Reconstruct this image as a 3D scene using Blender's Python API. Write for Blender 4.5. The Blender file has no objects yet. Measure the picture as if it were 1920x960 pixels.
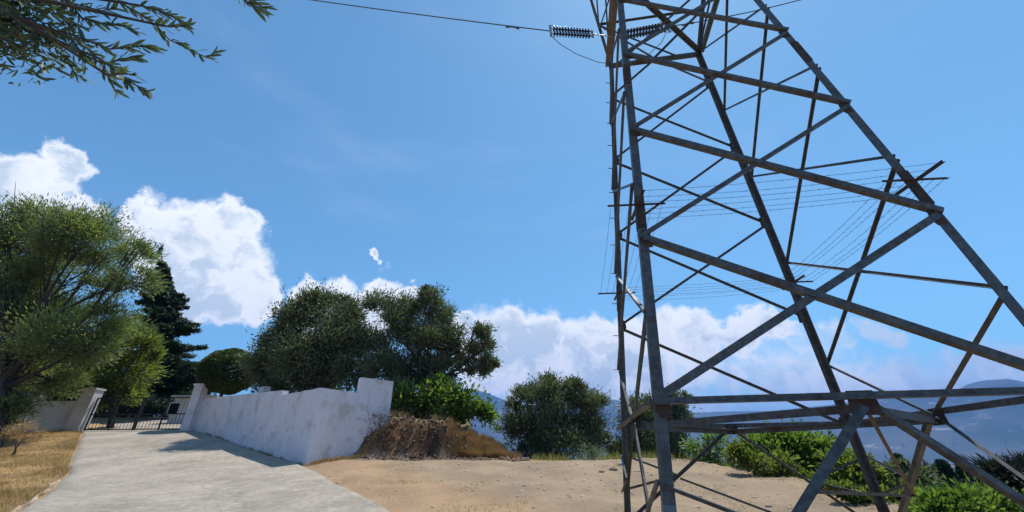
import bpy, math, random
import numpy as np
from mathutils import Vector, Matrix
random.seed(7); RNG = np.random.default_rng(11)
S = bpy.context.scene; C = S.collection
R = math.radians

# ------------------------------------------------------------------ camera
F_PX, PITCH, ROLL, CY = 750.09, 0.47715, -0.009722, 476.79
EYE = Vector((0, 0, 1.62))
cp, sp, cr, sr = math.cos(PITCH), math.sin(PITCH), math.cos(ROLL), math.sin(ROLL)
Rt, Up, Fw = Vector((1, 0, 0)), Vector((0, -sp, cp)), Vector((0, cp, sp))
RV, UV = Rt * cr + Up * sr, -Rt * sr + Up * cr
cd = bpy.data.cameras.new('camera'); cam = bpy.data.objects.new('camera', cd); C.objects.link(cam)
cd.sensor_width = 36; cd.lens = F_PX * 36 / 1920; cd.shift_y = (CY - 480) / 1920
cd.clip_start = 0.05; cd.clip_end = 60000
M = Matrix(((RV.x, UV.x, -Fw.x, EYE.x), (RV.y, UV.y, -Fw.y, EYE.y), (RV.z, UV.z, -Fw.z, EYE.z), (0, 0, 0, 1)))
cam.matrix_world = M; S.camera = cam
def ray(px, py):
    return (RV * ((px - 960) / F_PX) + UV * (-(py - CY) / F_PX) + Fw)
def at(px, py, Y):            # surveyed point: direction and distance north
    d = ray(px, py); return EYE + d * (Y / d.y)
def att(px, py, t):           # surveyed point: direction and depth
    return EYE + ray(px, py) * t

# ------------------------------------------------------------------ light
SUN_EL, SUN_AZ = R(68), R(41)
sdir = Vector((math.sin(SUN_AZ) * math.cos(SUN_EL), math.cos(SUN_AZ) * math.cos(SUN_EL), math.sin(SUN_EL)))
sl = bpy.data.lights.new('sun', 'SUN'); sl.energy = 4.2; sl.angle = R(0.53); sl.color = (1, .95, .87)
so = bpy.data.objects.new('sun', sl); C.objects.link(so); so.rotation_euler = (-sdir).to_track_quat('-Z', 'Y').to_euler()
S.view_settings.view_transform = 'Standard'; S.view_settings.look = 'None'
S.view_settings.exposure = 0.36; S.view_settings.gamma = 1
W = bpy.data.worlds.new('World'); S.world = W; W.use_nodes = True
nt = W.node_tree; nt.nodes.clear()
def N(t, kind, **kw):
    n = t.nodes.new(kind)
    for k, v in kw.items():
        if k.startswith('i_'):
            n.inputs[k[2:].replace('_', ' ')].default_value = v
        else: setattr(n, k, v)
    return n
def link(t, a, b): t.links.new(a, b)
def mth(t, op, a, b=None, clamp=False):
    n = t.nodes.new('ShaderNodeMath'); n.operation = op; n.use_clamp = clamp
    for i, v in enumerate((a, b)):
        if v is None: continue
        if isinstance(v, (int, float)): n.inputs[i].default_value = v
        else: t.links.new(v, n.inputs[i])
    return n.outputs[0]
def vmth(t, op, a, b=None, scale=None):
    n = t.nodes.new('ShaderNodeVectorMath'); n.operation = op
    for i, v in enumerate((a, b)):
        if v is None: continue
        if isinstance(v, (tuple, list, Vector)): n.inputs[i].default_value = tuple(v)
        else: t.links.new(v, n.inputs[i])
    if scale is not None: n.inputs['Scale'].default_value = scale
    return n.outputs['Value'] if op in ('DISTANCE', 'LENGTH', 'DOT_PRODUCT') else n.outputs[0]
def mixc(t, f, a, b, mode='MIX'):
    n = t.nodes.new('ShaderNodeMix'); n.data_type = 'RGBA'; n.blend_type = mode
    for i, v in ((0, f), (6, a), (7, b)):
        if isinstance(v, (int, float)): n.inputs[i].default_value = v
        elif isinstance(v, (tuple, list)): n.inputs[i].default_value = tuple(v) + ((1,) if len(v) == 3 else ())
        else: t.links.new(v, n.inputs[i])
    return n.outputs[2]
def sstep(t, v, a, b):
    n = t.nodes.new('ShaderNodeMapRange'); n.interpolation_type = 'SMOOTHSTEP'
    n.inputs[1].default_value = a; n.inputs[2].default_value = b; n.inputs[3].default_value = 0; n.inputs[4].default_value = 1
    t.links.new(v, n.inputs[0]); return n.outputs[0]
def noise(t, vec, scale, detail=6, rough=.55, out=0):
    n = t.nodes.new('ShaderNodeTexNoise'); n.inputs['Scale'].default_value = scale
    n.inputs['Detail'].default_value = detail; n.inputs['Roughness'].default_value = rough
    if vec is not None: t.links.new(vec, n.inputs['Vector'])
    return n.outputs[out]
sky = N(nt, 'ShaderNodeTexSky', sky_type='NISHITA', sun_disc=False, sun_elevation=SUN_EL, sun_rotation=SUN_AZ)
sky.altitude = 200; sky.air_density = 1.0; sky.dust_density = 0.25; sky.ozone_density = 2.0
skyc = vmth(nt, 'SCALE', sky.outputs[0], scale=0.116)
skyc = vmth(nt, 'MULTIPLY', skyc, (.88, 1.25, 1.22))
tc = N(nt, 'ShaderNodeTexCoord'); dirv = tc.outputs['Generated']
# cumulus clouds: heaps laid out by compass direction and height on the sky
CL = [  # px, py, radius px on the survey photograph, converted to sky directions
 (15,362,80),(92,318,50),(70,390,75),(150,395,50),(-60,380,110),
 (268,392,34),(300,420,70),(372,425,70),(440,425,62),(345,480,90),(425,490,90),(470,530,62),(494,562,42),(430,562,58),(385,555,62),(330,540,60),
 (577,548,42),(640,560,48),(722,548,44),(764,556,30),(690,590,60),(600,600,60),
 (713,482,15),
 (920,660,85),(960,625,58),(1015,640,66),(1075,660,70),(1125,650,62),(1175,640,60),(1250,630,58),(1322,620,52),(1392,620,50),(1442,618,38),(1200,680,80),(1000,690,90),(1110,690,90),(1320,670,50),(870,620,36),
]
CL2 = [(1505,730,90),(1600,735,80),(1690,725,76),(1790,700,62),(1860,685,58),(1930,672,66),(1400,740,100),(1740,750,90),(1850,750,100),(1300,740,100),(1200,760,90),(1100,760,100),(1640,632,34),(1560,640,44),(1500,650,50),(1420,690,60),(1020,740,90),(930,720,80)]
offn = noise(nt, dirv, 3.0, 5, .6, 1)
offs = vmth(nt, 'SCALE', vmth(nt, 'SUBTRACT', offn, (.5, .5, .5)), scale=0.10)
offn2 = noise(nt, dirv, 11.0, 8, .60, 1)
offs2 = vmth(nt, 'SCALE', vmth(nt, 'SUBTRACT', offn2, (.5, .5, .5)), scale=0.13)
def field(vec, CL=CL):
    f = None
    for (x, y, r) in CL:
        c = ray(x, y).normalized(); e = (ray(x + r, y).normalized() - c).length * .5 + (ray(x, y - r).normalized() - c).length * .5
        dd = vmth(nt, 'DISTANCE', vec, c)
        v = mth(nt, 'SUBTRACT', 1.0, mth(nt, 'DIVIDE', dd, e))
        f = v if f is None else mth(nt, 'MAXIMUM', f, v)
    return f
wv = vmth(nt, 'ADD', vmth(nt, 'ADD', dirv, offs), offs2)
F0 = field(wv)
alpha = sstep(nt, F0, -0.06, 0.27)
F2 = field(wv, CL2); brk = noise(nt, vmth(nt, 'ADD', vmth(nt, 'MULTIPLY', dirv, (1, 1, 2.4)), offs2), 5.0, 7, .6)
alpha2 = mth(nt, 'MULTIPLY', sstep(nt, F2, -.10, .55), sstep(nt, brk, .27, .56))
low = N(nt, 'ShaderNodeSeparateXYZ'); link(nt, dirv, low.inputs[0])
# cloud shade: billows, denser cores greyer; sun side (up, east) brighter
bil = noise(nt, vmth(nt, 'ADD', dirv, offs2), 9.0, 6, .6)
bil2 = noise(nt, vmth(nt, 'ADD', vmth(nt, 'ADD', dirv, offs2), (sdir * 0.03)), 9.0, 6, .6)
big = noise(nt, vmth(nt, 'ADD', dirv, offs2), 3.2, 4, .6); big2 = noise(nt, vmth(nt, 'ADD', vmth(nt, 'ADD', dirv, offs2), (sdir * 0.07)), 3.2, 4, .6)
slope = mth(nt, 'ADD', mth(nt, 'SUBTRACT', bil, bil2), mth(nt, 'SUBTRACT', big, big2))
lit = mth(nt, 'ADD', .50, mth(nt, 'MULTIPLY', slope, 6.0), True)
core = sstep(nt, F0, .06, .55)
g = mth(nt, 'MULTIPLY', core, mth(nt, 'SUBTRACT', 1.0, mth(nt, 'MULTIPLY', lit, .75)))
ccol = mixc(nt, g, (1.0, 1.01, 1.0), (.56, .66, .73))
thin = mth(nt, 'MULTIPLY', alpha, .97)
# wisps
wis = sstep(nt, noise(nt, vmth(nt, 'MULTIPLY', dirv, (1, 1, 3.5)), 2.3, 7, .62), .5, .85)
skyw = mixc(nt, mth(nt, 'MULTIPLY', wis, .16), skyc, (.55, .66, .82))
skyw = mixc(nt, mth(nt, 'MULTIPLY', alpha2, .88), skyw, mixc(nt, lit, (.68, .77, .84), (.94, .98, 1.0)))
fin = mixc(nt, thin, skyw, ccol)
bg = N(nt, 'ShaderNodeBackground'); link(nt, fin, bg.inputs[0]); bg.inputs[1].default_value = 1.0
wo = N(nt, 'ShaderNodeOutputWorld'); link(nt, bg.outputs[0], wo.inputs[0])

# ------------------------------------------------------------------ helpers
def tag(o, label=None, cat=None, group=None, kind=None):
    if label: o['label'] = label
    if cat: o['category'] = cat
    if group: o['group'] = group
    if kind: o['kind'] = kind
    return o
def empty(name, loc=(0, 0, 0)):
    o = bpy.data.objects.new(name, None); C.objects.link(o); o.location = loc; o.empty_display_size = .2; return o
def meshobj(name, V, Fc, mat, parent=None, smooth=False):
    me = bpy.data.meshes.new(name)
    if isinstance(V, np.ndarray):
        V = V.reshape(-1, 3); Fc = np.asarray(Fc)
        me.vertices.add(len(V)); me.vertices.foreach_set('co', V.astype(np.float32).ravel())
        k = Fc.shape[1]; n = len(Fc)
        me.loops.add(n * k); me.loops.foreach_set('vertex_index', Fc.astype(np.int32).ravel())
        me.polygons.add(n); me.polygons.foreach_set('loop_start', np.arange(n, dtype=np.int32) * k)
        me.update(calc_edges=True); me.validate()
    else:
        me.from_pydata([tuple(v) for v in V], [], Fc); me.update()
    if smooth: me.polygons.foreach_set('use_smooth', [True] * len(me.polygons))
    if mat: me.materials.append(mat)
    o = bpy.data.objects.new(name, me); C.objects.link(o)
    if parent is not None:
        o.parent = parent; o.matrix_parent_inverse = Matrix.Translation(-Vector(parent.location))
    return o
class MB:
    def __init__(s): s.v = []; s.f = []
    def add(s, vs, fs):
        k = len(s.v); s.v += [Vector(v) for v in vs]; s.f += [tuple(i + k for i in f) for f in fs]
    def frame(s, p0, p1, ref=None):
        d = (p1 - p0).normalized(); ref = Vector(ref) if ref is not None else Vector((0, 0, 1))
        if abs(d.dot(ref.normalized())) > .98: ref = Vector((1, 0, 0))
        u = (ref - d * ref.dot(d)).normalized(); return d, u, d.cross(u)
    def prism(s, p0, p1, prof, ref=None, sc=(1, 1)):
        p0, p1 = Vector(p0), Vector(p1); d, u, v = s.frame(p0, p1, ref); n = len(prof)
        vs = [p0 + (u * a + v * b) * sc[0] for a, b in prof] + [p1 + (u * a + v * b) * sc[1] for a, b in prof]
        fs = [(i, (i + 1) % n, n + (i + 1) % n, n + i) for i in range(n)] + [tuple(range(n))[::-1], tuple(range(n, 2 * n))]
        s.add(vs, fs)
    def angle(s, p0, p1, w, t=.008, ref=None, flip=1):     # rolled steel L section
        f = flip
        s.prism(p0, p1, [(0, 0), (w, 0), (w, f * t), (t, f * t), (t, f * w), (0, f * w)], ref)
    def flat(s, p0, p1, w, t, ref=None):
        s.prism(p0, p1, [(-w / 2, -t / 2), (w / 2, -t / 2), (w / 2, t / 2), (-w / 2, t / 2)], ref)
    def rod(s, p0, p1, r0, r1=None, n=8):
        r1 = r0 if r1 is None else r1
        s.prism(p0, p1, [(math.cos(2 * math.pi * i / n), math.sin(2 * math.pi * i / n)) for i in range(n)], None, (r0, r1))
    def tube(s, pts, rad, n=7):
        pts = [Vector(p) for p in pts]; k0 = len(s.v); u = None
        for i, p in enumerate(pts):
            d = (pts[min(i + 1, len(pts) - 1)] - pts[max(i - 1, 0)]).normalized()
            if u is None:
                u = d.orthogonal().normalized()
            else: u = (u - d * u.dot(d)).normalized()
            v = d.cross(u); r = rad[i] if hasattr(rad, '__len__') else rad
            for j in range(n):
                a = 2 * math.pi * j / n; s.v.append(p + (u * math.cos(a) + v * math.sin(a)) * r)
        for i in range(len(pts) - 1):
            for j in range(n):
                a = k0 + i * n + j; b = k0 + i * n + (j + 1) % n
                s.f.append((a, b, b + n, a + n))
        s.f.append(tuple(k0 + j for j in range(n))[::-1]); s.f.append(tuple(k0 + (len(pts) - 1) * n + j for j in range(n)))
    def box(s, c, sx, sy, sz, rz=0):
        c = Vector(c); co, si = math.cos(rz), math.sin(rz)
        vs = []
        for z in (-1, 1):
            for x, y in ((-1, -1), (1, -1), (1, 1), (-1, 1)):
                X, Y = x * sx / 2, y * sy / 2
                vs.append(c + Vector((X * co - Y * si, X * si + Y * co, z * sz / 2)))
        s.add(vs, [(3, 2, 1, 0), (4, 5, 6, 7), (0, 1, 5, 4), (1, 2, 6, 5), (2, 3, 7, 6), (3, 0, 4, 7)])
    def build(s, name, mat, parent=None, smooth=False): return meshobj(name, s.v, s.f, mat, parent, smooth)

# ------------------------------------------------------------------ materials
def mat(name):
    m = bpy.data.materials.new(name); m.use_nodes = True; t = m.node_tree
    b = t.nodes['Principled BSDF']; return m, t, b
def plain(name, col, rough=.8, metal=0, var=.25, scale=3, bump=0, bscale=40, col2=None):
    m, t, b = mat(name); g = N(t, 'ShaderNodeNewGeometry'); n1 = noise(t, g.outputs['Position'], scale, 8, .65)
    c2 = col2 or tuple(min(1, c * (1 + var)) for c in col); c1 = tuple(c * (1 - var) for c in col) if col2 is None else col
    link(t, mixc(t, sstep(t, n1, .3, .7), c1, c2), b.inputs['Base Color']); b.inputs['Roughness'].default_value = rough; b.inputs['Metallic'].default_value = metal
    if bump:
        bn = N(t, 'ShaderNodeBump'); bn.inputs['Distance'].default_value = bump; bn.inputs['Strength'].default_value = 1
        link(t, noise(t, g.outputs['Position'], bscale, 6, .7), bn.inputs['Height']); link(t, bn.outputs[0], b.inputs['Normal'])
    return m
def leafmat(name, c1, c2, trans=.45, gloss=.35):
    m, t, b = mat(name); g = N(t, 'ShaderNodeNewGeometry')
    nn = noise(t, g.outputs['Position'], .9, 4, .6)
    f = mth(t, 'ADD', mth(t, 'MULTIPLY', g.outputs['Random Per Island'], .6), mth(t, 'MULTIPLY', mth(t, 'SUBTRACT', nn, .38), 1.6), True)
    col = mixc(t, f, c1, c2)
    link(t, col, b.inputs['Base Color']); b.inputs['Roughness'].default_value = .55; b.inputs['Specular IOR Level'].default_value = gloss
    tr = N(t, 'ShaderNodeBsdfTranslucent'); link(t, mixc(t, 1.0, col, (1.5, 1.7, .7), 'MULTIPLY'), tr.inputs[0])
    mx = N(t, 'ShaderNodeMixShader'); mx.inputs[0].default_value = trans
    link(t, b.outputs[0], mx.inputs[1]); link(t, tr.outputs[0], mx.inputs[2])
    link(t, mx.outputs[0], t.nodes['Material Output'].inputs[0]); return m
M_steel, t, b = mat('weathered_galvanised_steel')
g = N(t, 'ShaderNodeNewGeometry'); n1 = noise(t, g.outputs['Position'], 2.2, 9, .7); n2 = noise(t, g.outputs['Position'], 14, 6, .7)
c = mixc(t, sstep(t, n2, .35, .7), (.055, .055, .056), (.125, .123, .120)); rr = sstep(t, n1, .50, .68)
c = mixc(t, mth(t, 'MULTIPLY', rr, .8), c, (.070, .044, .032)); link(t, c, b.inputs['Base Color'])
b.inputs['Metallic'].default_value = .25; link(t, mth(t, 'ADD', .5, mth(t, 'MULTIPLY', rr, .3)), b.inputs['Roughness'])
M_rust = plain('rusty_brown_steel', (.055, .036, .028), .85, .1, .4, 6)
M_tan = plain('dusty_and_sunlit_tan_steel', (.16, .115, .075), .8, .1, .3, 5)  # own tan of the waist channel and rocks; painted sunlight on hip braces
M_blue = plain('grey_blue_painted_steel', (.115, .145, .18), .5, .1, .15, 4)
M_wire = plain('dark_wire', (.05, .05, .055), .6, .3)
M_cond = plain('aluminium_conductor', (.09, .095, .11), .6, .4)
M_disc = plain('dark_glazed_porcelain', (.035, .03, .04), .2, 0, .2)
M_cap = plain('zinc_fitting', (.30, .31, .32), .5, .5)
M_bark = plain('olive_bark', (.075, .062, .05), .95, 0, .4, 5, .02, 20)
M_barkd = plain('dark_bark', (.04, .033, .028), .95, 0, .4, 5, .02, 20)
M_gate = plain('dark_gate_paint', (.018, .018, .02), .6, .3, .2)
M_footing = plain('footing_concrete', (.30, .28, .25), .9, 0, .25, 4, .01, 30)
def wallmat(name, base, dirt, zlow=None):
    m, t, b = mat(name); g = N(t, 'ShaderNodeNewGeometry'); P = g.outputs['Position']
    n1 = noise(t, P, .8, 8, .65); n2 = noise(t, vmth(t, 'MULTIPLY', P, (2.0, 2.0, .8)), 1.7, 9, .72); n3 = noise(t, P, 7, 9, .8)
    c = mixc(t, mth(t, 'MULTIPLY', sstep(t, n1, .40, .72), .55), base, tuple(x * .80 for x in base))
    c = mixc(t, mth(t, 'MULTIPLY', sstep(t, n2, .48, .72), .5), c, dirt)
    c = mixc(t, mth(t, 'MULTIPLY', sstep(t, n3, .57, .66), .7), c, (.24, .20, .17))
    vo_ = N(t, 'ShaderNodeTexVoronoi'); vo_.feature = 'DISTANCE_TO_EDGE'; vo_.inputs['Scale'].default_value = .55; link(t, vmth(t, 'ADD', P, vmth(t, 'SCALE', noise(t, P, 3, 7, .7, 1), scale=.6)), vo_.inputs['Vector'])
    c = mixc(t, mth(t, 'MULTIPLY', mth(t, 'SUBTRACT', 1.0, sstep(t, vo_.outputs['Distance'], .002, .010)), .20), c, (.25, .22, .20))
    n6 = noise(t, P, 1.6, 5, .5); c = mixc(t, mth(t, 'MULTIPLY', sstep(t, n6, .56, .68), .5), c, (.45, .36, .29))
    link(t, c, b.inputs['Base Color']); b.inputs['Roughness'].default_value = .9
    bn = N(t, 'ShaderNodeBump'); bn.inputs['Distance'].default_value = .02; bn.inputs['Strength'].default_value = .7
    link(t, mth(t, 'ADD', n3, mth(t, 'MULTIPLY', n1, 2)), bn.inputs['Height']); link(t, bn.outputs[0], b.inputs['Normal']); return m
M_wall = wallmat('whitewashed_concrete', (.70, .66, .69), (.44, .36, .31))
M_wallg = wallmat('grey_rendered_concrete', (.50, .49, .47), (.34, .31, .28))

# ------------------------------------------------------------------ terrain
def sm(a, b, x):
    t = np.clip((x - a) / (b - a), 0, 1); return t * t * (3 - 2 * t)
_h = RNG.random((64, 64))
def vnoise(x, y, s):
    x = x / s; y = y / s; xi = np.floor(x).astype(int); yi = np.floor(y).astype(int); fx = x - xi; fy = y - yi
    fx = fx * fx * (3 - 2 * fx); fy = fy * fy * (3 - 2 * fy)
    a = _h[xi % 64, yi % 64]; b_ = _h[(xi + 1) % 64, yi % 64]; c_ = _h[xi % 64, (yi + 1) % 64]; d_ = _h[(xi + 1) % 64, (yi + 1) % 64]
    return (a * (1 - fx) + b_ * fx) * (1 - fy) + (c_ * (1 - fx) + d_ * fx) * fy - .5
def fbm(x, y, s, o=4):
    r = 0; a = 1
    for i in range(o): r = r + a * vnoise(x + i * 17.3, y - i * 9.1, s); s /= 2; a *= .5
    return r
YK = [-400, 2, 5, 9, 13, 16, 20, 25, 28.5, 36, 46, 70, 400]; ZK = [-.2, 0, .30, .77, 1.24, 1.60, 2.44, 3.50, 3.72, 5.1, 6.2, 7.0, 7.4]
_yy = np.linspace(-400, 400, 8001); _zz = np.interp(_yy, YK, ZK); _k = np.hanning(141); _k /= _k.sum(); _zz = np.convolve(np.pad(_zz, 70, 'edge'), _k, 'valid')
def prof(Y): return np.interp(Y, _yy, _zz)
CX, CYw = -7.1, 15.35; GX, GY = -18.2, 24.8; WX, WY = -5.0, 17.5
def roadmask(x, Y):
    return sm(-.9, .1, x - redgeL(Y)) * (1 - sm(-.1, .9, x - redgeR(Y)))
def base_h(x, Y):
    p = prof(Y)
    lot = np.minimum(p, 1.62 + .02 * (Y - 16))
    right = sm(-6.0, -3.5, x)                              # lot instead of the climbing drive
    z = p * (1 - right) + np.where(Y > 15, lot, p) * right
    # garden terrace behind the walls
    n = np.array([GY - CYw, -(GX - CX)]); n = n / np.linalg.norm(n)
    d1 = (x - CX) * n[0] + (Y - CYw) * n[1]
    d2 = Y - (16.75 + .05 * (x + 6) + .5 * fbm(x, Y, 1.7, 3))
    G = sm(.13, .30, d1) * sm(.0, 1.15, d2) * (1 - sm(-3.4, .3, x + .6 * fbm(x, Y, 2.1, 3)))
    top = np.maximum(3.35 - .10 * np.clip(x + 5, 0, 6), p)
    z = z * (1 - G) + np.maximum(top, z) * G
    # lot drops away beyond its far and right edges
    Ye = np.interp(x, [-60, -20, -6, -3, 0, 2.5, 5, 6.6, 7.6, 8.2, 8.8, 11, 14, 40], [150, 120, 60, 25, 20.5, 17.4, 16.0, 14.6, 12.4, 10, 7.5, 5, 3, 0])
    drop = np.clip(Y - Ye - .4 * fbm(x, Y, 2.5, 3), 0, None)
    z = z - 48 * (1 - np.exp(-drop * .45 / 48))
    # valley floor and far country
    far = sm(150, 1200, np.hypot(x, Y)); z = z * (1 - far) + (-62 + 12 * fbm(x, Y, 900, 3)) * far
    return z, G, drop
LY = np.array([-20, 0, 6, 9.4, 11.5, 14.0, 17, 21, 25, 30, 44]); RYk = np.array([-20, 0, 6, 8.7, 9.7, 12.0, 14.2, 15.3, 19.9, 24.8, 30, 40])
LXv = np.array([-6.0, -6.6, -8.6, -9.9, -11.6, -13.8, -16.8, -20.8, -24.8, -28.5, -34.]); RXv = np.array([3.5, 2.2, -.6, -2.1, -2.6, -4.6, -6.2, -7.2, -12.5, -18.3, -23., -29.])
def redgeL(Y): return np.interp(Y, LY, LXv)
def redgeR(Y): return np.interp(Y, RYk, RXv)
def height(x, Y):
    z, G, drop = base_h(x, Y); rm = roadmask(x, Y); near = 1 - sm(60, 200, np.hypot(x, Y))
    rough = (.10 * fbm(x, Y, 2.2, 4) + .035 * fbm(x + 5, Y, .45, 3)) * near
    bankr = .75 * fbm(x * 2.0, Y * 1.1, 1.1, 5) * np.clip(4 * G * (1 - G), 0, 1)
    return z + rough * (1 - rm) + bankr - .05 * rm
def H(x, y): return float(height(np.array([x], float), np.array([y], float))[0])
def gpt(px, py, y0=3, y1=60):                                # where a sight line meets the ground
    d = ray(px, py); ys = np.arange(y0, y1, .05); P = np.array(EYE)[:, None] + np.array(d)[:, None] * ys / d.y
    h = height(P[0], P[1]); i = np.argmax(h > P[2]) if (h > P[2]).any() else len(ys) - 1
    return Vector((P[0][i], P[1][i], h[i]))
def lin(segs):
    o = []
    for a, b, s in segs: o += list(np.arange(a, b, s))
    return np.array(o)
xs = lin([(-14000, -2000, 1500), (-2000, -400, 200), (-400, -100, 30), (-100, -40, 4), (-40, -20, .5), (-20, 3, .13), (3, 16, .22), (16, 40, 1.5), (40, 120, 8), (120, 600, 40), (600, 3000, 240), (3000, 16001, 1300)])
ys = lin([(-6000, -500, 1100), (-500, -60, 55), (-60, -6, 4), (-6, 5, .5), (5, 26, .14), (26, 46, .4), (46, 80, 3), (80, 300, 20), (300, 1500, 100), (1500, 14001, 1250)])
Xg, Yg = np.meshgrid(xs, ys); Zg = height(Xg, Yg); nx, ny = len(xs), len(ys)
idx = np.arange(nx * ny).reshape(ny, nx)
Fq = np.stack([idx[:-1, :-1], idx[:-1, 1:], idx[1:, 1:], idx[1:, :-1]], -1).reshape(-1, 4)
m, t, b = mat('dry_earth'); g = N(t, 'ShaderNodeNewGeometry'); P = g.outputs['Position']
at_ = N(t, 'ShaderNodeVertexColor', layer_name='soil')
n1 = noise(t, P, .7, 8, .6); n2 = noise(t, P, 6, 8, .7); n3 = noise(t, P, 45, 4, .8)
c = mixc(t, sstep(t, n1, .3, .7), (.80, .80, .80), (1.12, 1.1, 1.05)); c = mixc(t, 1.0, at_.outputs[0], c, 'MULTIPLY')
c = mixc(t, sstep(t, n2, .56, .72), c, mixc(t, 1.0, c, (.72, .66, .58), 'MULTIPLY')); c = mixc(t, mth(t, 'MULTIPLY', sstep(t, n3, .54, .66), .7), c, mixc(t, 1.0, c, (1.4, 1.4, 1.35), 'MULTIPLY')); n5 = noise(t, P, 19, 7, .85); c = mixc(t, mth(t, 'MULTIPLY', sstep(t, n5, .52, .66), .6), c, mixc(t, 1.0, c, (.62, .56, .5), 'MULTIPLY'))
link(t, c, b.inputs['Base Color']); b.inputs['Roughness'].default_value = 1; b.inputs['Specular IOR Level'].default_value = .1
bn = N(t, 'ShaderNodeBump'); bn.inputs['Distance'].default_value = .05; bn.inputs['Strength'].default_value = .8
link(t, mth(t, 'ADD', n2, mth(t, 'MULTIPLY', n3, .35)), bn.inputs['Height']); link(t, bn.outputs[0], b.inputs['Normal']); M_earth = m
terr = meshobj('ground', np.stack([Xg, Yg, Zg], -1).reshape(-1, 3).astype(float), Fq, M_earth, smooth=True); tag(terr, kind='structure')
_, Gm, drp = base_h(Xg, Yg)
col = np.zeros((ny, nx, 4)); col[..., 3] = 1
def lay(c, w): col[..., :3] = col[..., :3] * (1 - w[..., None]) + np.array(c) * w[..., None]
lay((.325, .245, .170), np.ones_like(Xg))
lay((.42, .28, .14), sm(-.8, .4, redgeL(Yg) - Xg) * (Yg > -10))                    # dry verge
lay((.44, .25, .12), sm(-.8, .8, 1.8 - np.abs(Xg - redgeR(Yg) - 1.2)) * (Yg > 8) * (Yg < 17) * .3)
bf = np.clip(Gm * (1 - Gm) * 6, 0, 1) * (Yg < 21); st = fbm(Xg * 3.2, Yg * .5, .8, 3); lay((.155, .088, .055), bf); lay((.30, .165, .085), bf * sm(.05, .30, st)); lay((.085, .052, .040), bf * sm(.08, .3, -st)); lay((.24, .19, .11), sm(.75, 1, Gm)); lay((.34, .205, .095), sm(-3.0, -1.8, Xg) * (1 - sm(.6, 2.0, Xg)) * sm(16.9, 17.4, Yg) * (1 - sm(23, 26, Yg)))
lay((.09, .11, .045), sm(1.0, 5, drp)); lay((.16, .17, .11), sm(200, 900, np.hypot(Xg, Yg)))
ca = terr.data.color_attributes.new('soil', 'FLOAT_COLOR', 'POINT'); ca.data.foreach_set('color', col.reshape(-1).astype(np.float32))

# concrete drive
rows = np.concatenate([np.arange(-14, 6, .5), np.arange(6, 26, .2), np.arange(26, 44, .5)]); V = []; K = 40
for Y in rows:
    a, b_ = redgeL(Y), redgeR(Y); a += .10 * float(fbm(np.array([3.]), np.array([Y]), 1.1, 3)[0]); b_ += .16 * float(fbm(np.array([9.]), np.array([Y]), .9, 3)[0]) * (1 if Y < 15 else 0)
    if 15.2 < Y < 25.2: b_ -= .02
    for k in range(K + 1):
        x = a + (b_ - a) * k / K; z = float(base_h(np.array([x]), np.array([Y]))[0][0]) + .03 + .012 * float(fbm(np.array([x]), np.array([Y]), 1.5, 3)[0])
        e = min(k, K - k); V.append((x, Y, z - (.10 if e == 0 else 0)))
Fd = [(i * (K + 1) + k, i * (K + 1) + k + 1, (i + 1) * (K + 1) + k + 1, (i + 1) * (K + 1) + k) for i in range(len(rows) - 1) for k in range(K)]
m, t, b = mat('worn_concrete'); g = N(t, 'ShaderNodeNewGeometry'); P = g.outputs['Position']
n1 = noise(t, P, .45, 9, .7); n2 = noise(t, P, 8, 10, .9); n3 = noise(t, P, 3.2, 9, .75); n4 = noise(t, vmth(t, 'MULTIPLY', P, (1.0, .45, 1)), .8, 6, .6)
c = mixc(t, sstep(t, n1, .32, .68), (.26, .22, .172), (.43, .37, .295)); c = mixc(t, mth(t, 'MULTIPLY', sstep(t, n3, .48, .66), .55), c, (.53, .45, .36))
c = mixc(t, mth(t, 'MULTIPLY', sstep(t, n4, .54, .70), .45), c, (.24, .20, .155))
c = mixc(t, mth(t, 'MULTIPLY', sstep(t, n2, .50, .60), .75), c, (.17, .148, .12))
vo_ = N(t, 'ShaderNodeTexVoronoi'); vo_.feature = 'DISTANCE_TO_EDGE'; vo_.inputs['Scale'].default_value = .42; link(t, vmth(t, 'ADD', P, vmth(t, 'SCALE', noise(t, P, 2.5, 6, .7, 1), scale=.5)), vo_.inputs['Vector'])
c = mixc(t, mth(t, 'MULTIPLY', mth(t, 'SUBTRACT', 1.0, sstep(t, vo_.outputs['Distance'], .002, .010)), .4), c, (.12, .10, .08))
link(t, c, b.inputs['Base Color']); b.inputs['Roughness'].default_value = .9
bn = N(t, 'ShaderNodeBump'); bn.inputs['Distance'].default_value = .02; link(t, mth(t, 'ADD', n2, n3), bn.inputs['Height']); link(t, bn.outputs[0], b.inputs['Normal']); M_road = m
tag(meshobj('driveway', V, Fd, M_road, smooth=True), kind='structure')
# low rounded edging of the drive on the verge side
mb = MB(); pts = []
for Y in np.arange(7.5, 13.2, .25): pts.append((redgeL(Y) - .06 + .05 * math.sin(Y * 5), Y, H(redgeL(Y) - .06, Y) + .02))
mb.tube(pts, [.05 + .02 * math.sin(i * 1.7) for i in range(len(pts))], 6)
k = mb.build('kerb', plain('old_kerb', (.36, .27, .20), .9, 0, .3, 3, .01, 20)); tag(k, kind='structure')

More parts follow.
